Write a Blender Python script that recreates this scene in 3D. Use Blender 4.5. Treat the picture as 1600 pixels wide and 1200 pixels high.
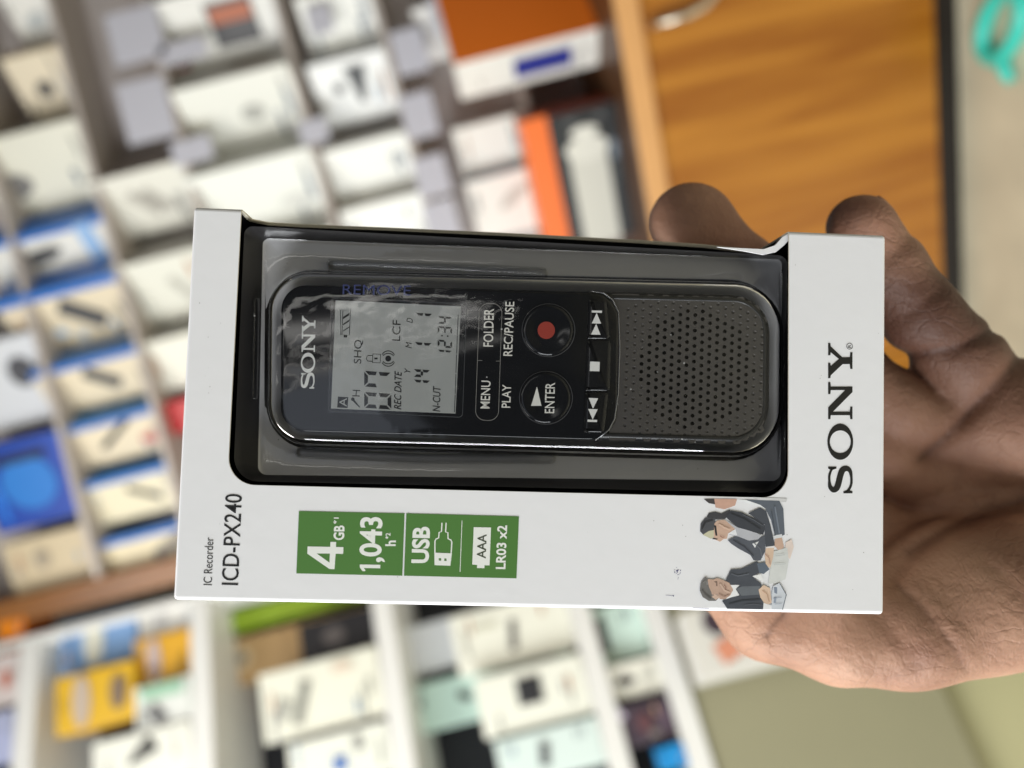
import bpy, bmesh, math, random
import numpy as np
from mathutils import Vector, Matrix
from mathutils.geometry import tessellate_polygon
random.seed(7)
for o in list(bpy.data.objects): bpy.data.objects.remove(o)
scn = bpy.context.scene
COL = scn.collection

# ------------------------------------------------------------------ camera
F = 1202.0                      # focal length in photo pixels (1600 wide)
ROLL = math.radians(14.4)       # the phone was turned on its side and tilted
CH = 1.10                       # camera height
cr, sr = math.cos(ROLL), math.sin(ROLL)
Xc = Vector((-sr, 0, -cr)); Yc = Vector((cr, 0, -sr)); Zc = Vector((0, -1, 0))
CAM = Matrix.Identity(4)
for i in range(3):
    CAM[i][0], CAM[i][1], CAM[i][2] = Xc[i], Yc[i], Zc[i]
CAM[2][3] = CH
cam = bpy.data.cameras.new('camera'); camo = bpy.data.objects.new('camera', cam); COL.objects.link(camo)
camo.matrix_world = CAM
cam.sensor_width = 36; cam.lens = 36 * F / 1600; cam.clip_start = .01; cam.clip_end = 50
cam.dof.use_dof = True; cam.dof.focus_distance = .1765; cam.dof.aperture_fstop = 6.3
scn.camera = camo

# ------------------------------------------------------------------ world and lamps
w = bpy.data.worlds.new('World'); scn.world = w; w.use_nodes = True
bg = w.node_tree.nodes['Background']; bg.inputs[0].default_value = (.93, .96, 1, 1); bg.inputs[1].default_value = .09
def area(name, loc, target, sx, sy, power, col):
    l = bpy.data.lights.new(name, 'AREA'); l.shape = 'RECTANGLE'; l.size = sx; l.size_y = sy; l.energy = power; l.color = col
    o = bpy.data.objects.new(name, l); COL.objects.link(o); o.location = loc
    o.rotation_euler = (Vector(target) - Vector(loc)).to_track_quat('-Z', 'Y').to_euler()
    return o
area('ceiling_lamp', (-.75, .15, 2.7), (-.45, .35, 0), 1.3, 1.5, 50, (1, .965, .91))
area('shop_window', (-2.0, -.6, 1.6), (0, .2, 1.05), 1.5, 1.3, 84, (.95, .98, 1))
area('added_streak_lamp', (.75, -2.6, 1.55), (0, .2, 1.1), .10, 1.5, 1.7, (1, .97, .92))  # added lamp behind the camera, there only to streak the clear plastic
area('added_streak_lamp', (.47, -2.4, 1.35), (0, .2, 1.1), .05, 1.2, .35, (1, .97, .92))  # second added lamp, for a lower reflected streak
area('added_sheen_lamp', (-.15, -2.8, 1.75), (0, .2, 1.1), 1.3, .8, 2.2, (.8, .87, 1))  # added bluish source that gives the plastic a milky reflection
vs = scn.view_settings
vs.view_transform = 'Standard'; vs.look = 'None'; vs.exposure = 0; vs.gamma = 1; vs.use_curve_mapping = False
scn.render.engine = 'CYCLES'

# ------------------------------------------------------------------ helpers: pixels to places
def cray(px, py): return Vector(((px - 800) / F, (600 - py) / F, -1))      # camera frame, depth 1
def wray(px, py): return CAM.to_3x3() @ cray(px, py)
CO = Vector((0, 0, CH))
def hit(px, py, p, n):
    d = wray(px, py); n = Vector(n); return CO + d * ((Vector(p) - CO).dot(n) / d.dot(n))
def euler_pk(a, b, g): return Matrix.Rotation(g, 3, 'Z') @ Matrix.Rotation(b, 3, 'Y') @ Matrix.Rotation(a, 3, 'X')
PKR = euler_pk(*[math.radians(v) for v in (-2.943, 2.262, -1.845)])
PKT = Vector((.006481, -.006350, -.17491))
PK = CAM @ (Matrix.Translation(PKT) @ PKR.to_4x4())        # package frame: front face is z = 0
PKRi = PKR.transposed()
def L(px, py, z=0.0):
    """pixel to package-frame point on the plane z (metres)"""
    o = PKRi @ (-PKT); d = PKRi @ cray(px, py)
    t = (z - o.z) / d.z; q = o + d * t
    return Vector((q.x, q.y, z))
mm = .001

# ------------------------------------------------------------------ helpers: materials
MATS = {}
def lin(c):
    c = [v / 255 for v in c]
    return tuple(v / 12.92 if v <= .04045 else ((v + .055) / 1.055) ** 2.4 for v in c) + (1,)
def mat(name, rgb, rough=.5, spec=.5, metal=0, var=.0, scale=30, bump=0, bscale=200, coat=0, sss=0, lin_in=False):
    if name in MATS: return MATS[name]
    m = bpy.data.materials.new(name); m.use_nodes = True; nt = m.node_tree; b = nt.nodes['Principled BSDF']
    c = (*rgb, 1) if lin_in else lin(rgb)
    b.inputs['Base Color'].default_value = c
    b.inputs['Roughness'].default_value = rough; b.inputs['Specular IOR Level'].default_value = spec
    b.inputs['Metallic'].default_value = metal; b.inputs['Coat Weight'].default_value = coat
    b.inputs['Coat Roughness'].default_value = .05
    if sss:
        b.inputs['Subsurface Weight'].default_value = sss; b.inputs['Subsurface Radius'].default_value = (1, .35, .2)
        b.inputs['Subsurface Scale'].default_value = .004
    tc = nt.nodes.new('ShaderNodeTexCoord')
    if var:
        n = nt.nodes.new('ShaderNodeTexNoise'); n.inputs['Scale'].default_value = scale; n.inputs['Detail'].default_value = 5
        nt.links.new(tc.outputs['Object'], n.inputs['Vector'])
        mx = nt.nodes.new('ShaderNodeMix'); mx.data_type = 'RGBA'
        mx.inputs[6].default_value = tuple(v * (1 - var) for v in c[:3]) + (1,)
        mx.inputs[7].default_value = tuple(min(1, v * (1 + var)) for v in c[:3]) + (1,)
        nt.links.new(n.outputs['Fac'], mx.inputs[0]); nt.links.new(mx.outputs[2], b.inputs['Base Color'])
    if bump:
        n = nt.nodes.new('ShaderNodeTexNoise'); n.inputs['Scale'].default_value = bscale; n.inputs['Detail'].default_value = 6
        nt.links.new(tc.outputs['Object'], n.inputs['Vector'])
        bp = nt.nodes.new('ShaderNodeBump'); bp.inputs['Strength'].default_value = 1; bp.inputs['Distance'].default_value = bump
        nt.links.new(n.outputs['Fac'], bp.inputs['Height']); nt.links.new(bp.outputs['Normal'], b.inputs['Normal'])
    MATS[name] = m
    return m
def pal(rgb, rough=.55):                                    # a plain printed colour
    return mat('print_%d_%d_%d_%d' % (*rgb, int(rough * 100)), rgb, rough)
def clear(name, tint=(1, 1, 1), rough=.03, ior=1.5, bump=0, bscale=60, haze=0.0):
    if name in MATS: return MATS[name]
    m = bpy.data.materials.new(name); m.use_nodes = True; nt = m.node_tree; nt.nodes.remove(nt.nodes['Principled BSDF'])
    out = nt.nodes['Material Output']
    tr = nt.nodes.new('ShaderNodeBsdfTransparent'); tr.inputs[0].default_value = (*tint, 1)
    gl = nt.nodes.new('ShaderNodeBsdfGlossy'); gl.inputs['Roughness'].default_value = rough
    fr = nt.nodes.new('ShaderNodeFresnel'); fr.inputs['IOR'].default_value = ior
    mx = nt.nodes.new('ShaderNodeMixShader')
    nt.links.new(fr.outputs[0], mx.inputs[0]); nt.links.new(tr.outputs[0], mx.inputs[1]); nt.links.new(gl.outputs[0], mx.inputs[2])
    last = mx
    tc = nt.nodes.new('ShaderNodeTexCoord')
    if bump:
        n = nt.nodes.new('ShaderNodeTexNoise'); n.inputs['Scale'].default_value = bscale; n.inputs['Detail'].default_value = 3
        nt.links.new(tc.outputs['Object'], n.inputs['Vector'])
        bp = nt.nodes.new('ShaderNodeBump'); bp.inputs['Strength'].default_value = 1; bp.inputs['Distance'].default_value = bump
        nt.links.new(n.outputs['Fac'], bp.inputs['Height'])
        nt.links.new(bp.outputs['Normal'], gl.inputs['Normal']); nt.links.new(bp.outputs['Normal'], fr.inputs['Normal'])
    if haze:                                                # dust, scuffs and rub marks lying on the plastic
        df = nt.nodes.new('ShaderNodeBsdfDiffuse'); df.inputs[0].default_value = (.75, .75, .75, 1)
        n1 = nt.nodes.new('ShaderNodeTexNoise'); n1.inputs['Scale'].default_value = 60; n1.inputs['Detail'].default_value = 3
        mp = nt.nodes.new('ShaderNodeMapping'); mp.inputs['Scale'].default_value = (.35, 1.6, 1); mp.inputs['Rotation'].default_value = (0, 0, .5)
        nt.links.new(tc.outputs['Object'], mp.inputs[0]); nt.links.new(mp.outputs[0], n1.inputs['Vector'])
        r1 = nt.nodes.new('ShaderNodeMapRange'); r1.inputs[1].default_value = .5; r1.inputs[2].default_value = .85; r1.inputs[4].default_value = haze
        nt.links.new(n1.outputs['Fac'], r1.inputs[0])
        vo = nt.nodes.new('ShaderNodeTexVoronoi'); vo.inputs['Scale'].default_value = 330
        nt.links.new(tc.outputs['Object'], vo.inputs['Vector'])
        r2 = nt.nodes.new('ShaderNodeMapRange'); r2.inputs[1].default_value = .09; r2.inputs[2].default_value = .05; r2.inputs[3].default_value = 0; r2.inputs[4].default_value = 1
        nt.links.new(vo.outputs['Distance'], r2.inputs[0])
        sp = nt.nodes.new('ShaderNodeSeparateColor'); nt.links.new(vo.outputs['Color'], sp.inputs[0])
        r3 = nt.nodes.new('ShaderNodeMapRange'); r3.inputs[1].default_value = .86; r3.inputs[2].default_value = .9; r3.inputs[4].default_value = .4
        nt.links.new(sp.outputs[0], r3.inputs[0])
        ml = nt.nodes.new('ShaderNodeMath'); ml.operation = 'MULTIPLY'
        nt.links.new(r2.outputs[0], ml.inputs[0]); nt.links.new(r3.outputs[0], ml.inputs[1])
        ad = nt.nodes.new('ShaderNodeMath'); ad.operation = 'ADD'; ad.use_clamp = True
        nt.links.new(r1.outputs[0], ad.inputs[0]); nt.links.new(ml.outputs[0], ad.inputs[1])
        m2 = nt.nodes.new('ShaderNodeMixShader')
        nt.links.new(ad.outputs[0], m2.inputs[0]); nt.links.new(mx.outputs[0], m2.inputs[1]); nt.links.new(df.outputs[0], m2.inputs[2])
        last = m2
    nt.links.new(last.outputs[0], out.inputs['Surface'])
    MATS[name] = m
    return m

# ------------------------------------------------------------------ helpers: meshes and things
def mk(name, verts, faces, m, parent=None, smooth=False, mw=None):
    me = bpy.data.meshes.new(name); me.from_pydata([tuple(v) for v in verts], [], faces); me.update()
    if isinstance(m, (list, tuple)):
        for x in m: me.materials.append(x)
    elif m: me.materials.append(m)
    if smooth: me.polygons.foreach_set('use_smooth', [True] * len(me.polygons))
    o = bpy.data.objects.new(name, me); COL.objects.link(o)
    if parent: o.parent = parent
    if mw is not None: o.matrix_world = mw
    return o
def recalc(o):
    b = bmesh.new(); b.from_mesh(o.data); bmesh.ops.recalc_face_normals(b, faces=b.faces); b.to_mesh(o.data); b.free()
def mods(o, bevel=0, seg=2, solid=0, off=-1, sub=0):
    if solid: s = o.modifiers.new('s', 'SOLIDIFY'); s.thickness = solid; s.offset = off
    if bevel: b = o.modifiers.new('b', 'BEVEL'); b.width = bevel; b.segments = seg; b.limit_method = 'ANGLE'; b.angle_limit = .6
    if sub: s = o.modifiers.new('u', 'SUBSURF'); s.levels = s.render_levels = sub
    return o
def empty(name, mw, label, cat, group=None):
    o = bpy.data.objects.new(name, None); COL.objects.link(o); o.matrix_world = mw; o.empty_display_size = .02
    return tag(o, label, cat, group)
def tag(o, label, cat, group=None):
    o['label'] = label; o['category'] = cat
    if group: o['group'] = group
    return o
def boxv(x0, x1, y0, y1, z0, z1):
    v = [(x, y, z) for z in (z0, z1) for y in (y0, y1) for x in (x0, x1)]
    f = [(0, 2, 3, 1), (4, 5, 7, 6), (0, 1, 5, 4), (2, 6, 7, 3), (0, 4, 6, 2), (1, 3, 7, 5)]   # bottom top front(-y) back left right
    return v, f
def loft(name, loops, m, parent, cap=True, cap0=False, smooth=True):
    n = len(loops[0]); v = [p for l in loops for p in l]; f = []
    for k in range(len(loops) - 1):
        for i in range(n):
            j = (i + 1) % n; f.append((k * n + i, k * n + j, (k + 1) * n + j, (k + 1) * n + i))
    if cap: f.append(tuple((len(loops) - 1) * n + i for i in range(n)))
    if cap0: f.append(tuple(reversed(range(n))))
    o = mk(name, v, f, m, parent, smooth); recalc(o)
    return o
def rquad(c, rad, n=8, side=0):
    """rounded quadrilateral in px, corners in order; rad one or four numbers"""
    rad = rad if isinstance(rad, (list, tuple)) else [rad] * 4; out = []
    for i in range(4):
        p = Vector(c[i]); a = (Vector(c[i - 1]) - p).normalized(); b = (Vector(c[(i + 1) % 4]) - p).normalized(); r = rad[i]
        ang = a.angle(b); d = r / math.tan(ang / 2); ce = p + (a + b).normalized() * (r / math.sin(ang / 2))
        A = p + a * d - ce; B = p + b * d - ce; tot = A.angle(B)
        if side:
            pv = Vector(c[i - 1]); pa = (Vector(c[i - 2]) - pv).normalized(); rp = rad[i - 1]
            st0 = pv - a * (rp / math.tan(pa.angle(-a) / 2)); en = p + a * d
            for k in range(1, side): out.append(st0 + (en - st0) * (k / side))
        for k in range(n + 1):
            t = k / n; q = A * (math.sin((1 - t) * tot) / math.sin(tot)) + B * (math.sin(t * tot) / math.sin(tot)); out.append(ce + q)
    return out
def offset(loop, d):
    n = len(loop); out = []
    ar = sum(loop[i].x * loop[(i + 1) % n].y - loop[(i + 1) % n].x * loop[i].y for i in range(n)); sg = 1 if ar > 0 else -1
    for i in range(n):
        t = (loop[(i + 1) % n] - loop[i - 1]); t = Vector((t.x, t.y)).normalized()
        out.append(Vector((loop[i].x + t.y * d * sg, loop[i].y - t.x * d * sg, loop[i].z)))
    return out
def atz(loop, z): return [Vector((p.x, p.y, z)) for p in loop]
def tess(rings):
    tri = tessellate_polygon([[Vector((p[0], p[1], 0)) for p in r] for r in rings]); pts = [p for r in rings for p in r]
    return pts, [tuple(t) for t in tri]
def flat(name, shapes, z, m, parent, dz=0.0):
    """flat print: shapes = list of polygons (or (outer, hole..) tuples) in px, laid on package plane z"""
    V = []; Fc = []
    for s in shapes:
        rings = list(s) if isinstance(s, tuple) else [s]
        pts, tr = tess(rings); b = len(V)
        V += [L(p[0], p[1], z) + Vector((0, 0, dz)) for p in pts]
        Fc += [tuple(b + i for i in t) for t in tr]
    return mk(name, V, Fc, m, parent)
def stroke(pts, wd):
    """a px polyline as one polygon of width wd"""
    pts = [Vector((p[0], p[1])) for p in pts]; l = []; r = []; n = len(pts)
    for i, p in enumerate(pts):
        w_ = wd[i] if isinstance(wd, (list, tuple)) else wd
        t = (pts[min(i + 1, n - 1)] - pts[max(i - 1, 0)]).normalized(); nn = Vector((-t.y, t.x)) * (w_ / 2)
        l.append(p + nn); r.append(p - nn)
    return l + r[::-1]
def circ(cx, cy, r, n=28, ry=None, a0=0): return [Vector((cx + r * math.cos(a0 + 2 * math.pi * i / n), cy + (ry or r) * math.sin(a0 + 2 * math.pi * i / n))) for i in range(n)]
def rect(x0, y0, x1, y1): return [Vector((x0, y0)), Vector((x1, y0)), Vector((x1, y1)), Vector((x0, y1))]
def ringp(loop, wd):
    a = offset([Vector((p[0], p[1], 0)) for p in loop], wd / 2); b = offset([Vector((p[0], p[1], 0)) for p in loop], -wd / 2)
    return (a, b)
_tc = {}
def glyphs(body, bold=0.0, shear=0.0):
    key = (body, bold, shear)
    if key in _tc: return _tc[key]
    c = bpy.data.curves.new('t', 'FONT'); c.body = body; c.offset = bold; c.shear = shear; c.resolution_u = 4
    o = bpy.data.objects.new('t', c); COL.objects.link(o); bpy.context.view_layer.update()
    me = bpy.data.meshes.new_from_object(o.evaluated_get(bpy.context.evaluated_depsgraph_get()))
    v = [(p.co.x, p.co.y) for p in me.vertices]; f = [tuple(p.vertices) for p in me.polygons]
    bpy.data.objects.remove(o); bpy.data.curves.remove(c); bpy.data.meshes.remove(me)
    _tc[key] = (v, f); return v, f
_cap = None
def text(name, body, A, B, up, z, m, parent, bold=0.0, shear=0.0):
    """lettering: first glyph's edge at px A, last glyph's edge at px B, cap height vector up (px)"""
    global _cap
    if _cap is None: _cap = max(p[1] for p in glyphs('H')[0])
    v, f = glyphs(body, bold, shear); x0 = min(p[0] for p in v); x1 = max(p[0] for p in v)
    A = Vector(A); B = Vector(B); up = Vector(up)
    V = [L(*(A + (B - A) * ((p[0] - x0) / (x1 - x0)) + up * (p[1] / _cap)), z) for p in v]
    return mk(name, V, f, m, parent)
def structure(o): o['kind'] = 'structure'; return o

# serif wordmark drawn letter by letter in units of the cap height
def serif_S():
    pts = []; P = [(1.10, .74), (1.02, .86), (.80, .945), (.58, .95), (.33, .915), (.22, .78), (.30, .645), (.52, .565), (.78, .50), (1.0, .41), (1.07, .25), (.97, .10), (.72, .045), (.45, .05), (.24, .14), (.14, .28)]
    W = [.05, .09, .10, .10, .17, .22, .25, .25, .25, .25, .22, .16, .10, .10, .10, .06]
    cs = []; ws = []
    for i in range(len(P) - 1):
        p0 = P[max(i - 1, 0)]; p1 = P[i]; p2 = P[i + 1]; p3 = P[min(i + 2, len(P) - 1)]
        for k in range(4):
            t = k / 4
            cs.append([.5 * (2 * p1[a] + (p2[a] - p0[a]) * t + (2 * p0[a] - 5 * p1[a] + 4 * p2[a] - p3[a]) * t * t + (3 * p1[a] - p0[a] - 3 * p2[a] + p3[a]) * t ** 3) for a in (0, 1)])
            ws.append(W[i] * (1 - t) + W[i + 1] * t)
    cs.append(P[-1]); ws.append(W[-1])
    return [stroke(cs, ws), [(1.06, .66), (1.14, .66), (1.14, 1.0), (1.06, 1.0), (1.0, .86)], [(.08, 0), (.16, 0), (.22, .15), (.16, .37), (.08, .37)]], 1.22
def serif_O():
    return [([(.735 + .735 * math.cos(a), .5 + .53 * math.sin(a)) for a in [2 * math.pi * i / 40 for i in range(40)]],
             [(.735 + .46 * math.cos(a), .5 + .43 * math.sin(a)) for a in [2 * math.pi * i / 40 for i in range(40)]])], 1.47
def serif_N():
    return [[(0, 1), (0, .91), (.16, .89), (.16, .11), (0, .09), (0, 0), (.5, 0), (.5, .09), (.3, .11), (.3, .80), (1.08, 0), (1.30, 0), (1.30, .89), (1.48, .91), (1.48, 1), (1.0, 1), (1.0, .91), (1.16, .89), (1.16, .30), (.47, 1)]], 1.48
def serif_Y():
    return [[(0, 1), (0, .91), (.12, .89), (.58, .40), (.58, .11), (.38, .09), (.38, 0), (1.06, 0), (1.06, .09), (.86, .11), (.86, .42), (1.30, .89), (1.44, .91), (1.44, 1), (.94, 1), (.94, .91), (1.06, .89), (.79, .56), (.50, .89), (.63, .91), (.63, 1)]], 1.44
def wordmark(name, spans, x_base, x_top, dx, z, m, parent):
    """vertical wordmark reading upward: spans = (y_start, y_end) of each letter, baseline at x_base, caps to x_top; dx = drift of x per px of y"""
    sh = []
    for (y0, y1), g in zip(spans, (serif_S, serif_O, serif_N, serif_Y)):
        polys, wd = g()
        def T(p):
            y = y0 + (y1 - y0) * p[0] / wd
            return (x_base + (x_top - x_base) * p[1] + dx * (y - spans[0][0]), y)
        for s in polys: sh.append(tuple([T(p) for p in r] for r in s) if isinstance(s, tuple) else [T(p) for p in s])
    return flat(name, sh, z, m, parent)

# ================================================================== the shop behind
DOWN = Vector((cr, -sr)); LEFT = Vector((sr, cr))           # world down / world left, as photo-pixel directions
def st(px, py):
    return cr * (px - 800) - sr * (py - 600), sr * (px - 800) + cr * (py - 600)
# floor
m_floor = mat('floor_tile', (203, 197, 172), .35, var=.22, scale=9, bump=.0006, bscale=60)
structure(mk('floor', [(-6, -4, 0), (6, -4, 0), (6, 6, 0), (-6, 6, 0)], [(0, 1, 2, 3)], m_floor))
structure(mk('back_wall', [(-6, 3.1, -.01), (6, 3.1, -.01), (6, 3.1, 4), (-6, 3.1, 4)], [(3, 2, 1, 0)], mat('wall_paint', (196, 190, 178), .8, var=.05, scale=3)))

# ---- wooden counter
def wood_mat(name, c1, c2, rough=.35):
    m = bpy.data.materials.new(name); m.use_nodes = True; nt = m.node_tree; b = nt.nodes['Principled BSDF']; b.inputs['Roughness'].default_value = rough
    tc = nt.nodes.new('ShaderNodeTexCoord'); mp = nt.nodes.new('ShaderNodeMapping'); mp.inputs['Scale'].default_value = (9, 9, .7)
    n = nt.nodes.new('ShaderNodeTexNoise'); n.inputs['Scale'].default_value = 2.4; n.inputs['Detail'].default_value = 7; n.inputs['Distortion'].default_value = .6
    r = nt.nodes.new('ShaderNodeValToRGB'); r.color_ramp.elements[0].position = .36; r.color_ramp.elements[1].position = .64
    r.color_ramp.elements[0].color = lin(c1); r.color_ramp.elements[1].color = lin(c2)
    nt.links.new(tc.outputs['Object'], mp.inputs[0]); nt.links.new(mp.outputs[0], n.inputs['Vector']); nt.links.new(n.outputs['Fac'], r.inputs[0]); nt.links.new(r.outputs[0], b.inputs['Base Color'])
    return m
m_wood = wood_mat('honey_wood', (150, 88, 16), (182, 120, 38), .3)
m_edge = mat('wood_edge_band', (214, 160, 100), .45, var=.1, scale=14)
YAWC = math.radians(-21); dc = Vector((math.cos(YAWC), math.sin(YAWC), 0)); ncv = Vector((-dc.y, dc.x, 0))
P0 = hit(1503, 250, (0, 0, 0), (0, 0, 1))
ztop = hit(985, 170, P0, ncv).z
MWC = Matrix.Translation(P0) @ Matrix.Rotation(YAWC, 4, 'Z')
zk = hit(1468, 250, P0, ncv).z
counter = empty('wooden_counter', MWC, 'honey brown wooden counter with black plinth and a metal pull handle', 'counter')
def cpart(name, x0, x1, y0, y1, z0, z1, m, bev=.003):
    v, f = boxv(x0, x1, y0, y1, z0, z1); return mods(mk(name, v, f, m, counter), bev)
XL, XR = -.62, 1.5
cpart('plinth', XL, XR, .004, .62, 0, zk + .004, mat('black_plinth', (22, 15, 11), .5))
cpart('carcass', XL, XR, .022, .60, zk + .006, ztop - .046, m_wood)
xs = [XL, .045 - .30, .93, XR]
xs = [XL, -.42, .86, XR]
for a, b in zip(xs[:-1], xs[1:]): cpart('door_panel', a + .002, b - .002, 0, .02, zk, ztop - .05, m_wood)
cpart('counter_top', XL - .01, XR, -.002, .75, ztop - .044, ztop, mat('dark_laminate', (92, 62, 38), .4, var=.1, scale=6), .002)
cpart('edge_band', XL - .01, XR, -.014, -.003, ztop - .05, ztop, m_edge, .003)
# bow handle near the top of the door
hp = [hit(x, y, P0 - ncv * d, ncv) for x, y, d in ((1022, 38, .0), (1024, 37, .02), (1045, 33, .034), (1075, 24, .038), (1100, 10, .036), (1118, -10, .03), (1128, -32, .02), (1128, -34, .0))]
inv = MWC.inverted()
def tube(name, pts, rad, m, parent, n=10, closed=False):
    pts = [Vector(p) for p in pts]; loops = []; N = len(pts)
    up = Vector((.3, .2, .93))
    for i, p in enumerate(pts):
        t = (pts[(i + 1) % N] - pts[i - 1]) if closed else (pts[min(i + 1, N - 1)] - pts[max(i - 1, 0)]); t.normalize()
        a = t.cross(up).normalized(); b = a.cross(t); r = rad[i] if isinstance(rad, (list, tuple)) else rad
        loops.append([p + a * (r * math.cos(2 * math.pi * k / n)) + b * (r * math.sin(2 * math.pi * k / n)) for k in range(n)])
    if closed: loops.append(loops[0])
    return loft(name, loops, m, parent, cap=not closed, cap0=not closed)
tube('handle', [inv @ p for p in hp], .009, mat('satin_steel', (232, 222, 200), .28, metal=.9), counter)

# ---- display rack standing on the counter
YF = 1.95
def rackhit(px, py, y=YF): return hit(px, py, (0, y, 0), (0, 1, 0))
def z_of_s(s, y=YF): return CH - s / F * y
ROWS = {0: -690, 1: -543, 2: -402, 3: -208, 4: -62, 5: 122}
ROWZ = {k: z_of_s(v) for k, v in ROWS.items()}
rx0 = rackhit(150, 918).x; rx1 = 1.35
m_back = mat('rack_grey_brown', (206, 196, 190), .6, var=.08, scale=5)
m_shelf = mat('rack_shelf', (196, 186, 178), .4, var=.06, scale=8)
rack = empty('display_rack', Matrix.Translation((rx0, YF, ztop)), 'tall grey brown display rack with stepped rows of boxes above the counter', 'display rack')
def rpart(name, x0, x1, y0, y1, z0, z1, m, bev=.002):
    v, f = boxv(x0 - rx0, x1 - rx0, y0 - YF, y1 - YF, z0 - ztop, z1 - ztop); return mods(mk(name, v, f, m, rack), bev)
ztr = 2.62
rpart('back_panel', rx0 + .03, rx1, YF + .13, YF + .15, ztop + .002, ztr, m_back)
rpart('side_post', rx0 - .035, rx0 + .028, YF - .04, YF + .21, ztop + .002, ztr, wood_mat('dark_wood', (120, 74, 28), (152, 98, 44)), .004)
for k, z in ROWZ.items(): rpart('shelf', rx0 + .03, rx1, YF - .05, YF + .128, z - .016, z, m_shelf)
for px, py, wd, hh in ((228, 172, .15, .12), (212, 55, .13, .13), (640, 80, .11, .08), (655, 180, .11, .08), (675, 275, .10, .08), (700, 20, .1, .08), (500, 30, .07, .06), (690, 345, .1, .08), (490, 205, .06, .07), (285, 80, .05, .12), (300, 235, .06, .1)):
    p = rackhit(px, py, YF - .054)
    rpart('price_card', p.x - wd / 2, p.x + wd / 2, YF - .056, YF - .052, p.z - hh / 2, p.z + hh / 2, pal((206, 205, 214)), .001)

def print_shapes(parent, prints, W, H, y, base=0):
    """small printed pictures on a box front: (u, v, w, h, angle, colour, kind)"""
    for i, (u, v, pw, ph, a, c, kind) in enumerate(prints):
        n = 20 if kind == 'o' else 4
        if kind == 'o': pts = [(pw / 2 * math.cos(2 * math.pi * k / n), ph / 2 * math.sin(2 * math.pi * k / n)) for k in range(n)]
        elif kind == 't': pts = [(-pw / 2, -ph / 2), (pw / 2, -ph / 2), (pw * .12, ph / 2), (-pw * .12, ph / 2)]
        else: pts = [(-pw / 2, -ph / 2), (pw / 2, -ph / 2), (pw / 2, ph / 2), (-pw / 2, ph / 2)]
        S = min(W, H); ca, sa = math.cos(math.radians(a)), math.sin(math.radians(a))
        V = [(u * W + (x * ca - z * sa) * S, y - .0012 - .0006 * i, v * H + (x * sa + z * ca) * S) for x, z in pts]
        mk('printed_picture', V, [tuple(range(len(V)))], pal(c, .45), parent)
def carton(name, label, mw, W, D, H, front, side, top, prints, group=None, lid=None):
    t = empty(name, mw, label, 'box', group)
    v, f = boxv(-W / 2, W / 2, 0, D, 0, H)
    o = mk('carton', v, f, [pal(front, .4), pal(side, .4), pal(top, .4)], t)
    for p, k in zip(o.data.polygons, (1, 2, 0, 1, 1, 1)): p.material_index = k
    mods(o, min(.004, W * .03), 2)
    lum = sum(front) / 3; ink = tuple(int(v * (.72 if lum > 90 else 1.9)) for v in front); ink = tuple(min(235, v) for v in ink)
    extra = []
    rr = random.Random(len(label) * 31 + ord(label[3]))
    for k in range(rr.randint(3, 5)):
        c_ = ink if rr.random() < .6 else rr.choice(((150, 170, 190), (190, 150, 120), (170, 170, 165), (120, 130, 140)))
        extra.append((rr.uniform(-.3, .3), rr.choice((.1, .16, .22, .84, .9)), rr.uniform(.15, .5), rr.uniform(.03, .07), 0, c_, 'r'))
    if name == 'adapter_box': extra.append((.43, .5, .13 * W / min(W, H), .985 * H / min(W, H), 0, (34, 112, 200), 'r'))
    print_shapes(t, extra + list(prints), W, H, 0)
    return t
WH = (232, 230, 222); TAN = (228, 214, 186); BLU = (36, 116, 206); LBL = (150, 186, 226); GREY = (196, 194, 186); DK = (40, 38, 38)
used = []
def rackbox(name, label, row, px, py, hs, wt, front, side, top=None, prints=(), th=14, D=.07, z=None, y=None, group='boxes on the display rack', wf=1.0):
    yy = (y if y is not None else YF) ; zz = ROWZ[row] if z is None else z
    s, t = st(px, py); c = rackhit(px, py, yy)
    H = max(.05, z_of_s(s - hs / 2, yy) - zz); W = wt * yy / F
    phi = math.degrees(math.atan2(c.x, yy)); yaw = -math.radians(max(4, phi + th))
    Wf = max(.03, (W * .97 - D * math.sin(math.radians(th))) * wf / math.cos(math.radians(th)))
    mw = Matrix.Translation((c.x - W * .06, yy, zz + .0005)) @ Matrix.Rotation(yaw, 4, 'Z')
    return carton(name, label, mw, Wf, D, H, front, side, top or front, prints, group)
# row 1: the cream boxes with blue sides
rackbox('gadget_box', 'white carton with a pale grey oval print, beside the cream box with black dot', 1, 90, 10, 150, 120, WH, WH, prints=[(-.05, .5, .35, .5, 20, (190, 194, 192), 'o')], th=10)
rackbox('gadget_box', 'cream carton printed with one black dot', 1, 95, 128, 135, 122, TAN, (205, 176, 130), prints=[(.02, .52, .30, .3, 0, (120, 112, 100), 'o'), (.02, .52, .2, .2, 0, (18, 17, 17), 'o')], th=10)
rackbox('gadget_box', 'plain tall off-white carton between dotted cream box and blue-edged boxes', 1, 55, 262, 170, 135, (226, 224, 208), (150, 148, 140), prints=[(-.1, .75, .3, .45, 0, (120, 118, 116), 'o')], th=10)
rackbox('adapter_box', 'white and pale blue carton showing a black flat lozenge gadget', 1, 62, 395, 165, 100, WH, BLU, prints=[(0, .18, .9, .3, 0, LBL, 'r'), (0, .6, .3, .95, 8, (64, 64, 66), 'o')], th=24, D=.09)
rackbox('adapter_box', 'cream blue-edged carton showing a slanted grey block above two blue dots', 1, 110, 488, 190, 128, TAN, BLU, prints=[(.02, .40, .26, .62, -40, (74, 74, 76), 'r'), (-.18, .64, .16, .16, 0, (176, 196, 214), 'o'), (-.3, .5, .14, .14, 0, (180, 196, 210), 'o')], th=26, D=.09)
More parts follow.
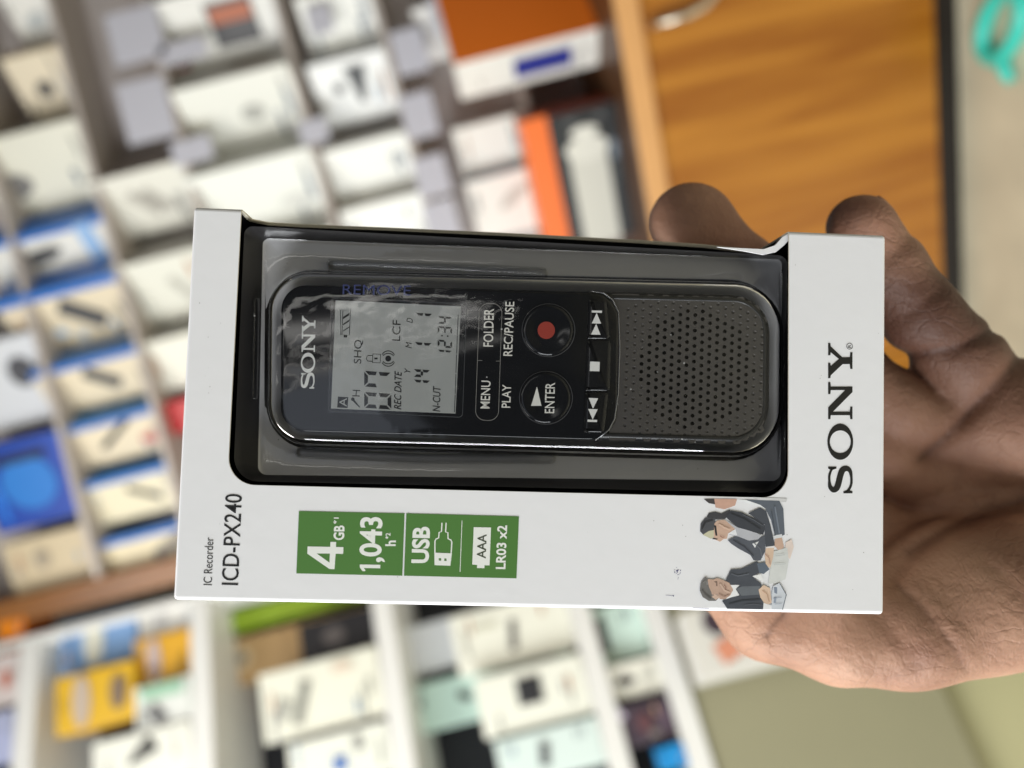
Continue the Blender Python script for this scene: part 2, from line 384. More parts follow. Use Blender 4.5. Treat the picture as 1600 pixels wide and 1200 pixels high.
rackbox('adapter_box', 'cream blue-edged carton showing a short grey slanted stick, third of its kind', 1, 150, 590, 175, 100, TAN, (70, 136, 206), prints=[(.05, .42, .24, .66, -38, (74, 74, 76), 'r')], th=24, D=.08)
rackbox('adapter_box', 'cream blue-edged carton showing a thin black stick leaning the other way', 1, 180, 680, 165, 92, TAN, (64, 144, 208), prints=[(.12, .46, .13, .9, 35, (40, 40, 40), 'r')], th=23, D=.08)
rackbox('adapter_box', 'cream blue-edged carton showing a thin black pen shape', 1, 207, 768, 155, 92, (230, 220, 190), (52, 136, 204), prints=[(0, .36, .12, .7, -32, (48, 42, 38), 'r')], th=22, D=.08)
rackbox('adapter_box', 'cream blue-edged carton beside the wooden post, grey bar print', 1, 232, 862, 150, 90, (226, 212, 176), (52, 136, 204), prints=[(.1, .25, .2, .7, 25, (120, 112, 104), 'r')], th=14)
# row 0
rackbox('gadget_box', 'white carton with dark round print above the blue-edged boxes', 0, 15, 590, 150, 150, (218, 220, 224), (190, 190, 194), prints=[(.1, .3, .35, .3, 0, (70, 70, 76), 'o')], th=10)
rackbox('headphone_box', 'deep blue carton with a bright blue ball print', 0, 42, 745, 150, 150, (22, 70, 170), (12, 40, 110), prints=[(.0, .5, .62, .62, 0, (36, 124, 208), 'o'), (.3, .6, .1, .8, 0, (10, 26, 60), 'r')], th=10)
rackbox('gadget_box', 'small tan carton with faint grey print above the wooden post', 0, 82, 872, 145, 100, (212, 194, 160), (120, 110, 96), prints=[(.1, .6, .35, .3, 0, (170, 156, 134), 'o')], th=9)
# row 2
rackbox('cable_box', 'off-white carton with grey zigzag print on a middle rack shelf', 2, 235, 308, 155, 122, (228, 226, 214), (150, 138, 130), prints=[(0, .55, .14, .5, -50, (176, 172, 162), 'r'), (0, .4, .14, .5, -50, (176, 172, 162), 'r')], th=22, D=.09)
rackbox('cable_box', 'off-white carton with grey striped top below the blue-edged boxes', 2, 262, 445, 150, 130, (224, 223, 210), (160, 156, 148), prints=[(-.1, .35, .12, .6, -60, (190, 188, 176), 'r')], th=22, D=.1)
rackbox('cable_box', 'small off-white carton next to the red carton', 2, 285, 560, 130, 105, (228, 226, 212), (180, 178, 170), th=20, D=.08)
rackbox('cable_box', 'bright red carton peeking out beside the white package', 2, 272, 650, 120, 60, (190, 30, 34), (150, 20, 24), th=8)
# row 3
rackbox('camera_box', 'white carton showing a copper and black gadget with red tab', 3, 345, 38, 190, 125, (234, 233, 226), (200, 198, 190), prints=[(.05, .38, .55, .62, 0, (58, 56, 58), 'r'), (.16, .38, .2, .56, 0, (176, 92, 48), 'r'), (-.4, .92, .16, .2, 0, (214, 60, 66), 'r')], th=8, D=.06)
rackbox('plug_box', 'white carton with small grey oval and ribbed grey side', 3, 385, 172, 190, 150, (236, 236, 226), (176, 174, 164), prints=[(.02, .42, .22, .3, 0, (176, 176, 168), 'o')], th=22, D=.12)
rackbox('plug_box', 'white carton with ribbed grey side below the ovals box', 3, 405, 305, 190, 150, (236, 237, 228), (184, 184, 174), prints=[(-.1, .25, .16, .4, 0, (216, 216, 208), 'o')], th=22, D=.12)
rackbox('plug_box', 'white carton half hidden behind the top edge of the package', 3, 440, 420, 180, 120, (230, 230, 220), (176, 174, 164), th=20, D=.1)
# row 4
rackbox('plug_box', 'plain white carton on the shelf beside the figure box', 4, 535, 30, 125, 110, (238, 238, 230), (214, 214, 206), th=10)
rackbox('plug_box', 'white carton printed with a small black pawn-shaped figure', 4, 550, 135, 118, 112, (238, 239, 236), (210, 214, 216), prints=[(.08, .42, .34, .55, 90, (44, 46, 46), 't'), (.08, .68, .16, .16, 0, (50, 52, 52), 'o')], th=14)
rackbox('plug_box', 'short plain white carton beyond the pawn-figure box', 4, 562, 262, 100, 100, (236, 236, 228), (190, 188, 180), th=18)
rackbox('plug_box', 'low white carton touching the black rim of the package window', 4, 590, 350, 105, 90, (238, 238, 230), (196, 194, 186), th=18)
# row 5
rackbox('charger_box', 'white carton with pale bag print behind the orange-lidded black box', 5, 768, 225, 110, 92, (234, 233, 224), (200, 198, 190), th=12)
rackbox('charger_box', 'white carton with grey leaf print and pale blue end', 5, 795, 312, 120, 105, (236, 234, 226), (140, 178, 206), prints=[(.1, .4, .18, .6, 30, (196, 190, 180), 'o')], th=10)
rackbox('charger_box', 'white carton standing at the end of the lowest rack shelf', 5, 705, 40, 110, 90, (232, 231, 226), (206, 206, 200), th=8)
# on the counter
zc = ztop
rackbox('speaker_box', 'orange and white carton with a navy blue bar, on the counter', None, 822, 92, 225, 175, (236, 234, 226), (246, 126, 34), (236, 234, 228), prints=[(0, .40, .50, 1.25, 0, (48, 56, 140), 'r')], th=44, D=.24, z=zc, y=1.76, wf=.95, group='boxes on the counter')
t = rackbox('flask_box', 'black carton with orange top picturing a white flask, on the counter', None, 925, 262, 190, 245, (28, 30, 30), (150, 60, 30), (242, 116, 26), prints=[(0, .87, 1.46, .27, 0, (240, 112, 24), 'r'), (-.16, .38, .98, .40, 0, (206, 204, 192), 'r'), (.22, .38, .26, .46, 0, (220, 218, 206), 'o'), (.34, .38, .12, .3, 0, (226, 224, 212), 'o'), (.43, .5, .06, .1, 0, (90, 90, 90), 'r'), (.43, .2, .06, .1, 0, (90, 90, 90), 'r')], th=12, D=.16, z=zc, y=1.80, wf=.95, group='boxes on the counter')

# ---- white wall shelf, set at an angle to the rack
YAWS = math.radians(28); ds = Vector((math.cos(YAWS), math.sin(YAWS), 0)); ns = Vector((-ds.y, ds.x, 0))
A0 = CO + wray(312, 950) * 1.86
MWS = Matrix.Translation((A0.x, A0.y, 0)) @ Matrix.Rotation(YAWS, 4, 'Z'); invS = MWS.inverted()
def sh(px, py): return invS @ hit(px, py, A0, ns)            # unit frame: x along, z up, front plane y = 0
unit = empty('wall_shelf', MWS, 'white shelf unit with dark inside and an olive grey base', 'shelf unit')
m_white = mat('white_board', (236, 235, 230), .4, var=.03, scale=6)
ux0, ux1 = -1.35, .02
def upart(name, x0, x1, y0, y1, z0, z1, m, bev=.003):
    v, f = boxv(x0, x1, y0, y1, z0, z1); return mods(mk(name, v, f, m, unit), bev)
BOARD = [sh(46, 1010).z, sh(312, 1000).z, sh(604, 1000).z, sh(918, 1000).z, sh(1052, 1050).z]
for i, z in enumerate(BOARD): upart('shelf_board', ux0, ux1, 0, .268, z - .024, z + .024, m_white)
upart('back_panel', ux0, ux1, .27, .285, BOARD[-1], BOARD[0] + .5, mat('dark_backing', (26, 27, 32), .7))
upart('end_panel', ux1 + .001, ux1 + .02, .0, .285, 0, BOARD[0] + .5, m_white)
zo = sh(1510, 1130).z
m_olive = mat('olive_grey_paint', (150, 146, 118), .5, var=.06, scale=3)
upart('base_panel', ux0, ux1, .012, .26, zo, BOARD[-1] - .026, m_olive, .012)
upart('plinth', ux0, ux1, .05, .26, 0, zo - .002, mat('pale_olive_paint', (186, 182, 142), .5, var=.05, scale=4))
def ubox(name, label, b, px, py, hs, wt, front, side, top=None, prints=(), D=.12, yaw=-6, y=.02, lift=0.0, group='boxes on the white shelf'):
    z = BOARD[b] + .0245 + lift; c = Vector((px, py))
    a = sh(*(c - LEFT * wt / 2)); d = sh(*(c + LEFT * wt / 2)); tp = sh(*(c - DOWN * hs / 2)); cc = sh(px, py)
    W = abs(a.x - d.x) * .96; H = max(.03, tp.z - z)
    mw = MWS @ Matrix.Translation((cc.x, y, z + .0004)) @ Matrix.Rotation(math.radians(yaw), 4, 'Z')
    return carton(name, label, mw, W, D, H, front, side, top or front, prints, group), H
MINT = (196, 222, 210)
# compartment 1 stands on board 1
ubox('gadget_box', 'white carton with faint grey print at the end of the upper white shelf', 1, 262, 962, 115, 62, (214, 213, 208), (190, 190, 186), prints=[(0, .6, .3, .4, 20, (170, 170, 170), 'o')], y=.03)
b1, h1 = ubox('cable_box', 'golden yellow carton with lilac oval print beside a small green carton', 1, 255, 1024, 108, 76, (228, 172, 50), (214, 150, 30), prints=[(0, .66, .3, .9, 90, (196, 178, 176), 'o'), (-.2, .68, .2, .2, 0, (110, 90, 100), 'o')], y=.02)
b2, h2 = ubox('cable_box', 'white and pale green carton under the yellow oval-print box', 1, 262, 1098, 105, 72, (226, 228, 222), (150, 190, 160), prints=[(-.2, .6, .5, .3, 40, (110, 110, 110), 'r'), (.3, .5, .3, 1.0, 0, (160, 200, 172), 'r')], y=.0)
ubox('cable_box', 'yellow carton with grey oval print stacked on the pale green one', 1, 142, 1092, 115, 92, (226, 180, 44), (205, 152, 24), prints=[(0, .66, .34, .9, 90, (196, 178, 160), 'o'), (0, .2, .3, .6, 90, (130, 110, 92), 'o')], y=.0, lift=h2 + .001)
ubox('cable_box', 'light blue carton with cream picture, stacked on the golden yellow one', 1, 135, 1000, 110, 84, (128, 164, 210), (90, 120, 170), prints=[(0, .55, .4, .9, 90, (214, 214, 200), 'o')], y=.03, lift=h1 + .001)
ubox('cable_box', 'orange carton on the topmost white shelf', 0, 20, 985, 60, 60, (240, 140, 30), (220, 110, 20), y=.01)
ubox('cable_box', 'pinkish white carton with red speck print on the topmost white shelf', 0, 15, 1060, 90, 80, (216, 204, 200), (190, 180, 180), prints=[(0, .3, .5, .3, 0, (196, 120, 100), 'o')], y=.0)
ubox('cable_box', 'lilac blue carton on the topmost white shelf', 0, 10, 1150, 90, 80, (176, 182, 214), (150, 156, 190), y=.0)
ubox('camera_box', 'large white carton with black claw print on the upper white shelf', 1, 232, 1182, 180, 86, (232, 232, 220), (200, 200, 190), prints=[(.1, .5, .4, .6, 30, (70, 70, 66), 't')], y=.0)
# compartment 2 stands on board 2
ubox('gadget_box', 'cream carton with long grey tool print, widest on the middle white shelf', 2, 500, 1085, 190, 112, (232, 231, 214), (210, 208, 190), prints=[(-.05, .66, .16, .62, 70, (140, 140, 130), 'r'), (-.1, .82, .2, .3, 60, (170, 170, 160), 'r'), (.3, .3, .14, .3, 0, (224, 206, 186), 'r')], y=.0, D=.16)
ubox('gadget_box', 'black carton with a dim grey lens print on middle white shelf', 2, 520, 990, 115, 62, (34, 32, 34), (24, 24, 26), prints=[(0, .55, .5, .62, 0, (84, 78, 76), 'o')], y=.02)
ubox('gadget_box', 'brown kraft carton with a grey ring and dark centre', 2, 410, 1000, 330, 78, (186, 152, 106), (150, 120, 80), (160, 200, 40), prints=[(.05, .74, .46, .46, 0, (206, 186, 150), 'o'), (.05, .74, .28, .28, 0, (150, 136, 116), 'o'), (.05, .74, .13, .13, 0, (50, 44, 40), 'o')], y=.15, D=.1)
ubox('gadget_box', 'lime green carton just under the package corner', 2, 400, 938, 330, 34, (140, 168, 40), (110, 140, 20), y=.13, D=.1)
ubox('gadget_box', 'white carton with small blue square on the middle white shelf', 2, 530, 1185, 160, 84, (230, 231, 218), (206, 206, 196), prints=[(-.1, .5, .3, .3, 0, (84, 120, 180), 'r'), (.2, .3, .3, .2, 20, (150, 150, 144), 'r')], y=.0, D=.12)
# compartment 3 stands on board 3
ubox('earbud_box', 'white carton with black square picture on the lower white shelf', 3, 822, 1090, 150, 100, (234, 234, 220), (214, 214, 204), prints=[(.1, .52, .44, .44, 0, (44, 44, 46), 'r')], y=.0)
ubox('earbud_box', 'white carton with a dark dash print on the lower white shelf', 3, 800, 985, 190, 98, (234, 233, 218), (214, 214, 204), prints=[(-.05, .5, .14, .5, 80, (110, 106, 100), 'r'), (.2, .72, .1, .4, 0, (208, 206, 186), 'r')], y=.02)
ubox('earbud_box', 'mint green carton with one dark bean print', 3, 735, 1075, 300, 84, MINT, (150, 180, 160), prints=[(.05, .62, .34, .2, 60, (70, 74, 72), 'o'), (.1, .86, .2, .12, 60, (80, 96, 90), 'o')], y=.14, D=.1)
ubox('earbud_box', 'pale grey carton with two black dots behind the mint one', 3, 690, 985, 400, 84, (222, 224, 226), (190, 190, 194), prints=[(.12, .7, .2, .2, 0, (60, 58, 60), 'o'), (.12, .86, .18, .16, 0, (70, 70, 72), 'o')], y=.15, D=.1)
ubox('earbud_box', 'mint and white carton with a dark dash on lower shelf', 3, 842, 1180, 130, 80, (212, 226, 220), (60, 140, 124), prints=[(0, .55, .22, .5, 80, (90, 92, 92), 'r')], y=.0)
# compartment 4 stands on board 4
ubox('phone_box', 'mint framed carton with black and yellow screen print', 4, 955, 985, 190, 95, (206, 228, 216), (170, 196, 184), prints=[(0, .62, .62, .7, 0, (48, 48, 40), 'r'), (.02, .74, .2, .34, 0, (150, 142, 40), 'r')], y=.04)
ubox('earbud_box', 'small cream carton with one black bean print', 4, 985, 1060, 130, 58, (232, 230, 216), (206, 206, 196), prints=[(0, .5, .6, .3, 80, (56, 50, 48), 'o')], y=.02)
ubox('toy_box', 'dark purple carton with violet corner on the lowest white shelf', 4, 1020, 1125, 170, 70, (70, 58, 68), (40, 34, 40), prints=[(.3, .72, .3, .3, 30, (206, 196, 214), 'r'), (0, .4, .5, .4, 0, (96, 62, 66), 'o'), (-.3, .3, .2, .3, 0, (120, 112, 110), 'o')], y=.01)
ubox('toy_box', 'bright blue carton leaning on the lowest white shelf', 4, 1062, 1180, 70, 40, (30, 140, 206), (20, 100, 160), y=.0)
# things in front of the base
p = sh(1092, 1020)
c4 = carton('magazine_box', 'white carton with orange and dark prints beside the hand', MWS @ Matrix.Translation((p.x, -.14, zo + .02 - .0)) , .14, .1, max(.1, sh(1060, 1000).z - zo - .02), (226, 224, 216), (200, 198, 190), (214, 212, 206),
            [(-.1, .8, .3, .7, 20, (224, 150, 120), 'r'), (.25, .86, .4, .4, 0, (70, 56, 66), 'o')], 'boxes on the white shelf')
sb = tag(mk('step_stool', *boxv(-.14, .14, -.2, .0, 0, zo + .018), m_olive), 'olive grey block supporting the orange-print carton', 'block'); sb.matrix_world = MWS @ Matrix.Translation((p.x, 0, 0))
mods(sb, .006)
# teal loop lying on the floor
q = hit(1566, 30, (0, 0, .016), (0, 0, 1))
loop = []
for i in range(28):
    a = 2 * math.pi * i / 28; r = .05 * (1 + .18 * math.cos(a - 2.2))
    loop.append((r * math.cos(a) * .9, r * 1.35 * math.sin(a), 0))
tl = empty('plastic_loop', Matrix.Translation(q) @ Matrix.Rotation(.5, 4, 'Z'), 'turquoise plastic loop with a short tail lying on the floor', 'plastic loop')
m_teal = mat('turquoise_plastic', (64, 205, 186), .35)
tube('ring', loop, .016, m_teal, tl, closed=True)
tube('tail', [(-.035, .05, 0), (-.06, .065, 0), (-.09, .075, -.002)], [.015, .014, .009], m_teal, tl)

# ================================================================== the boxed recorder
Wp, Hp, Dp = .160, .0879, .032
pack = empty('recorder_package', PK @ Matrix.Translation((0, 0, -Dp)), 'white card retail package with a window showing a black voice recorder', 'package')
PO = Vector((0, 0, Dp))                                     # the empty sits on the back of the package
def shift(o, by=PO): 
    o.data.transform(Matrix.Translation(by)); return o
m_card = mat('white_coated_card', (236, 236, 238), .38, spec=.35, var=.05, scale=14, bump=.00005, bscale=260)
m_raw = mat('raw_card_edge', (206, 200, 184), .8)
m_inner = mat('black_inner_card', (40, 39, 40), .5, spec=.3, var=.1, scale=60)
# front panel outline with the window, which runs out over the far long side
hx, hy = Wp / 2, Hp / 2
win = []
def wl(px, py): v = L(px, py); return Vector((v.x, v.y, 0))
wtl = wl(377, 326); wtl.y = hy; wtr = wl(1233, 366); wtr.y = hy
pl = [Vector((377, 326)), Vector((356, 757)), Vector((1232, 778)), Vector((1233, 366))]
q4 = rquad([(377, 200), (355.5, 757), (1232, 778.5), (1233, 200)], [10, 42, 42, 10], 9)
corner = [wl(p.x, p.y) for p in q4[10:30]]
front = [Vector((-hx, hy, 0)), Vector((-hx, -hy, 0)), Vector((hx, -hy, 0)), Vector((hx, hy, 0)), wtr] + corner[::-1] + [wtl]
V = list(front); n = len(V); tri = tess([[(p.x, p.y) for p in front]])[1]
bm = bmesh.new()
def bv(x, y, z): return bm.verts.new((x, y, z))
fv = [bm.verts.new(p) for p in front]
f0 = bm.faces.new(fv)
bk = [bv(-hx, hy, -Dp), bv(-hx, -hy, -Dp), bv(hx, -hy, -Dp), bv(hx, hy, -Dp)]
btl = bv(wtl.x, hy, -Dp); btr = bv(wtr.x, hy, -Dp)
bm.faces.new([fv[1], fv[0], bk[0], bk[1]]); bm.faces.new([fv[2], fv[1], bk[1], bk[2]]); bm.faces.new([fv[3], fv[2], bk[2], bk[3]])
bm.faces.new([fv[0], fv[-1], btl, bk[0]]); bm.faces.new([fv[4], fv[3], bk[3], btr])
bm.faces.new([bk[0], btl, btr, bk[3], bk[2], bk[1]])
me = bpy.data.meshes.new('card_sleeve'); bmesh.ops.recalc_face_normals(bm, faces=bm.faces); bm.to_mesh(me); bm.free()
me.materials.append(m_card); me.materials.append(m_inner); me.materials.append(m_raw)
sleeve = bpy.data.objects.new('card_sleeve', me); COL.objects.link(sleeve); sleeve.parent = pack; shift(sleeve)
b_ = sleeve.modifiers.new('b', 'BEVEL'); b_.width = .0009; b_.segments = 4; b_.limit_method = 'ANGLE'; b_.angle_limit = 1.0
s_ = sleeve.modifiers.new('s', 'SOLIDIFY'); s_.thickness = .00045; s_.offset = -1; s_.material_offset = 1; s_.material_offset_rim = 2
b_.harden_normals = False
# the far long side: its card is cut back and sags
rim = [(378, 330), (392, 344), (420, 349), (470, 352), (600, 357), (800, 366), (1000, 377), (1100, 384), (1160, 391), (1195, 395), (1212, 388), (1222, 376), (1233, 367)]
zr = [-.001, -.006, -.011, -.013, -.014, -.0145, -.016, -.017, -.017, -.0165, -.012, -.006, -.001]
V = []; Fc = []
for (x, y), z in zip(rim, zr):
    a = L(x, y, z); b = Vector((a.x, hy - .0002, -Dp + .0005)); k = Vector((a.x, (a.y + hy) / 2 + .0006 - .0002, (z - Dp) / 2))
    V += [a, k, b]
for i in range(len(rim) - 1): Fc += [(3 * i, 3 * i + 3, 3 * i + 4, 3 * i + 1), (3 * i + 1, 3 * i + 4, 3 * i + 5, 3 * i + 2)]
fl = shift(mk('side_flap', V, Fc, [m_card, m_inner, m_raw], pack, True)); fl.data.update()
bm = bmesh.new(); bm.from_mesh(fl.data); bm.faces.ensure_lookup_table(); bm.normal_update()
bmesh.ops.reverse_faces(bm, faces=[f for f in bm.faces if f.normal.y < 0]); bm.to_mesh(fl.data); bm.free()
s_ = fl.modifiers.new('s', 'SOLIDIFY'); s_.thickness = .0005; s_.offset = -1; s_.material_offset = 1; s_.material_offset_rim = 2

shift(tube('flap_edge', [L(x, y - .6, z) for (x, y), z in zip(rim, zr)], [.0003, .00028, .00022, .0002, .0002, .0002, .0002, .00024, .00035, .0007, .0009, .0009, .0006], m_raw, pack, 7))

lip = shift(flat('flap_lip', [[(1120, 386.5), (1192, 390), (1210, 384), (1222, 371), (1234, 364), (1234, 373), (1224, 384), (1212, 394), (1192, 398.5), (1160, 392.5)]], -.0011, m_card, pack)); mods(lip, solid=.0004)

# --- printing on the card
zf = .00006
def pflat(name, shapes, layer, rgb, rough=.4): return shift(flat(name, shapes, zf + layer * .00003, pal(rgb, rough), pack))
def ptext(body, A, B, up, layer, rgb, bold=0.0, shear=0.0, name='lettering'): return shift(text(name, body, A, B, up, zf + layer * .00003, pal(rgb, .4), pack, bold, shear))
BLK = (26, 26, 27); GRN = (78, 124, 56); PW = (236, 238, 232)
ptext('IC Recorder', (331, 914.5), (333.5, 840), (-13.2, -.4), 0, (40, 40, 42))
ptext('ICD-PX240', (372, 914.5), (378, 772.5), (-25.5, -.8), 0, BLK, .004)
pflat('green_panel', [[(467, 798.5), (632.2, 802), (628.6, 899.6), (463, 896)], [(634.9, 802), (811, 806.8), (807, 903.7), (631.2, 899.6)]], 0, GRN, .42)
def up_glyph(pts, A, B, upv, wd): return [(A[0] + (B[0] - A[0]) * u / wd + upv[0] * v, A[1] + (B[1] - A[1]) * u / wd + upv[1] * v) for u, v in pts]
pflat('lettering', [(up_glyph([(0, .22), (0, .36), (.42, 1), (.62, 1), (.62, .37), (.76, .37), (.76, .21), (.62, .21), (.62, 0), (.43, 0), (.43, .21)], (535, 889.5), (537, 847), (-56, -1), .76), up_glyph([(.18, .37), (.43, .37), (.43, .74)], (535, 889.5), (537, 847), (-56, -1), .76)),
      up_glyph([(0, .74), (.0, .86), (.24, 1), (.42, 1), (.42, 0), (.2, 0), (.2, .8), (.06, .72)], (594, 893), (594.3, 882.5), (-32, -.6), .42)], 1, PW)
ptext('GB', (537, 844), (537.8, 821), (-15.2, -.2), 1, PW, .03)
ptext('*1', (528.5, 818.5), (529, 808.5), (-7, 0), 1, PW, .02)
ptext(',043', (594.4, 878.5), (596.5, 808), (-32, -.6), 1, PW, .025)
ptext('h', (617.5, 853.2), (618, 844.5), (-15, 0), 1, PW, .03)
ptext('*2', (609.5, 842), (610, 832.7), (-7, 0), 1, PW, .02)
ptext('USB', (668.5, 880), (671, 823), (-24.6, -.4), 1, PW, .035)
def z6(x, y): return Vector((450 + x / 4.2105, 780 + y / 4.2105))
def z6l(*p): return [z6(*q) for q in p]
pflat('usb_plug_icon', [(z6l((963, 352), (1078, 356), (1068, 438), (964, 434)), z6l((992, 388), (1008, 388), (1008, 404), (992, 404)), z6l((1028, 390), (1043, 390), (1043, 406), (1028, 406))),
      stroke(z6l((966, 356), (967, 275), (974, 262), (991, 255), (994, 218), (1010, 213), (1013, 155)), 1.9), stroke(z6l((1073, 358), (1078, 280), (1070, 267), (1053, 260), (1052, 220), (1037, 216), (1040, 155)), 1.9),
      stroke(z6l((1145, 140), (1132, 478)), 1.0)], 1, PW)
pflat('battery_icon', [z6l((1222, 184), (1336, 186), (1326, 436), (1293, 434), (1292, 454), (1243, 452), (1244, 432), (1212, 430))], 1, PW)
ptext('AAA', z6(1300, 390), z6(1306, 232), (-13.6, -.2), 2, (70, 78, 60), .01)
ptext('LR03 x2', z6(1428, 460), z6(1440, 172), (-14.2, -.3), 1, PW, .025)
shift(wordmark('wordmark', ((774, 726), (718.5, 662), (655, 597), (591, 536)), 1332, 1294, .0, zf, pal(BLK, .35), pack))
pflat('registered_mark', [ringp(circ(1327.5, 541, 4.6), .8)], 0, BLK); ptext('R', (1330, 543.2), (1330, 538.8), (-5.2, 0), 0, BLK, .0)
# --- the printed photograph of a meeting
def z7(*pts): return [(1020 + x / 5.7125, 760 + y / 5.7125) for x, y in pts]
SK = (204, 172, 152); SK2 = (220, 192, 168)
art = [((214, 214, 214), [(880, 95), (1200, 108), (1190, 140), (1000, 150)]), ((205, 165, 146), [(548, 110), (752, 112), (735, 170), (640, 205), (560, 188)]), ((70, 66, 66), [(455, 112), (548, 110), (556, 160), (500, 150)]),
 ((96, 103, 113), [(820, 118), (1130, 128), (1165, 200), (1178, 430), (1098, 470), (1055, 300), (1005, 200), (880, 150)]), ((236, 238, 240), [(750, 118), (830, 120), (960, 165), (1015, 205), (900, 165)]),
 ((222, 224, 226), [(1065, 442), (1152, 425), (1156, 456), (1090, 474)]), (SK, [(1090, 468), (1152, 456), (1172, 542), (1130, 578), (1085, 530)]), ((228, 212, 202), [(1185, 500), (1240, 470), (1258, 540), (1225, 650), (1180, 600)]),
 ((214, 216, 213), [(1080, 580), (1200, 545), (1214, 660), (1184, 830), (1100, 862), (1030, 872), (1050, 720)]),
 ((66, 66, 70), [(480, 275), (500, 238), (560, 226), (612, 242), (690, 205), (695, 235), (645, 290), (560, 295)]), ((80, 81, 86), [(422, 400), (428, 330), (470, 278), (560, 283), (556, 335), (552, 392), (500, 402), (450, 432)]),
 ((200, 196, 168), [(446, 432), (500, 398), (552, 388), (548, 450), (520, 468)]), (SK, [(550, 332), (572, 306), (640, 298), (732, 360), (737, 386), (672, 422), (662, 466), (632, 470), (600, 494), (575, 482), (545, 470), (545, 400)]),
 ((48, 46, 48), [(546, 345), (566, 350), (576, 440), (560, 440)]), ((58, 56, 58), [(528, 470), (540, 458), (580, 466), (575, 476)]),
 ((88, 92, 101), [(668, 478), (750, 440), (850, 482), (932, 480), (970, 450), (1010, 430), (1002, 580), (962, 662), (900, 660), (870, 612), (760, 552), (700, 512)]), ((230, 231, 231), [(888, 512), (946, 490), (912, 548)]),
 ((186, 187, 193), [(634, 288), (700, 330), (760, 368), (900, 400), (972, 440), (940, 472), (860, 484), (760, 446), (680, 432), (737, 382)]), ((232, 233, 236), [(668, 424), (738, 380), (752, 436)]),
 ((62, 65, 72), [(650, 272), (700, 214), (800, 232), (870, 268), (985, 310), (1003, 380), (985, 432), (940, 420), (830, 386), (760, 366), (700, 318)]),
 ((72, 76, 84), [(850, 240), (960, 188), (1012, 220), (1052, 350), (1088, 520), (1080, 552), (1008, 546), (1000, 430), (1000, 340), (940, 296)]), ((232, 226, 224), [(1008, 540), (1085, 530), (1084, 552), (1012, 556)]),
 (SK2, [(1010, 552), (1082, 548), (1076, 622), (1050, 724), (1010, 716), (1000, 622)]),
 ((74, 78, 86), [(652, 838), (698, 742), (790, 736), (930, 668), (962, 700), (950, 772), (888, 802), (972, 872), (958, 950), (988, 1040), (986, 1097), (665, 1092), (618, 1020), (700, 986), (780, 972), (742, 916), (782, 880), (690, 876)]),
 ((104, 109, 115), [(742, 914), (800, 892), (960, 890), (948, 966), (790, 976)]), ((98, 108, 121), [(930, 688), (1000, 678), (1042, 740), (990, 782), (950, 772)]), ((240, 240, 238), [(888, 802), (968, 780), (986, 852)]),
 ((238, 239, 240), [(690, 880), (772, 880), (740, 916), (772, 972), (700, 990), (650, 1008), (716, 930)]),
 ((196, 166, 148), [(488, 826), (540, 832), (572, 818), (612, 830), (682, 860), (718, 920), (692, 972), (652, 1002), (600, 1008), (575, 962), (530, 968), (500, 902)]),
 ((116, 114, 112), [(420, 930), (430, 862), (468, 808), (492, 820), (488, 872), (522, 942), (532, 988), (586, 1000), (562, 1022), (500, 1022), (445, 988)]), ((210, 182, 164), [(525, 985), (556, 958), (602, 990), (562, 1012)]),
 ((120, 98, 88), [(545, 850), (575, 846), (578, 890), (565, 890), (566, 862)]), (SK2, [(944, 922), (990, 880), (1046, 910), (1062, 1040), (1010, 1062), (960, 992)]), ((240, 240, 240), [(988, 1040), (1062, 1062), (1052, 1097), (985, 1094)]),
 ((208, 213, 220), [(1075, 890), (1130, 862), (1190, 962), (1160, 1097), (1060, 1097), (1062, 960)]), ((110, 118, 128), [(1128, 862), (1134, 862), (1196, 966), (1162, 1100), (1154, 1100), (1188, 966)]), ((130, 140, 156), [(1080, 900), (1110, 900), (1110, 960), (1085, 950)]), ((150, 160, 176), [(1085, 985), (1105, 985), (1098, 1040), (1078, 1040)])]
def fold7(pts, w_, c): art.append((c, [((p.x - 1020) * 5.7125, (p.y - 760) * 5.7125) for p in stroke(z7(*pts), w_ / 5.7125)]))
for pts, w_, c in (([(700, 240), (820, 290), (960, 380)], 10, (44, 47, 53)), ([(800, 250), (900, 300), (980, 350)], 7, (92, 96, 104)), ([(720, 480), (820, 540), (900, 620)], 9, (60, 63, 72)), ([(900, 500), (960, 560), (975, 640)], 8, (112, 116, 124)),
                   ([(1090, 180), (1110, 300), (1130, 420)], 12, (124, 132, 144)), ([(1060, 220), (1080, 330), (1090, 440)], 8, (72, 78, 88)), ([(700, 780), (760, 800), (860, 780)], 12, (94, 98, 106)), ([(680, 1050), (800, 1020), (960, 1010)], 12, (56, 60, 67)), ([(820, 1060), (900, 1050), (970, 1060)], 8, (92, 96, 103)),
                   ([(440, 380), (470, 320), (540, 300)], 12, (52, 52, 56)), ([(440, 920), (470, 960), (520, 1000)], 14, (92, 90, 88)), ([(450, 860), (475, 840), (485, 880)], 8, (142, 140, 136)), ([(600, 440), (618, 455), (640, 452)], 6, (150, 104, 92)), ([(640, 880), (655, 905), (650, 925)], 6, (150, 108, 96)),
                   ([(600, 870), (640, 930), (690, 950)], 16, (208, 180, 162)), ([(590, 340), (640, 370), (690, 390)], 16, (214, 184, 164)), ([(590, 960), (640, 985), (690, 965)], 10, (168, 138, 122)), ([(1000, 600), (1040, 640), (1050, 700)], 8, (186, 150, 132)), ([(980, 930), (1020, 960), (1040, 1030)], 8, (190, 156, 130)), ([(1095, 620), (1180, 610)], 5, (186, 190, 188)), ([(1080, 700), (1190, 690)], 5, (190, 194, 192)), ([(1075, 1000), (1150, 990)], 5, (150, 158, 170)), ([(1090, 1050), (1150, 1045)], 5, (160, 168, 180))):
    fold7(pts, w_, c)
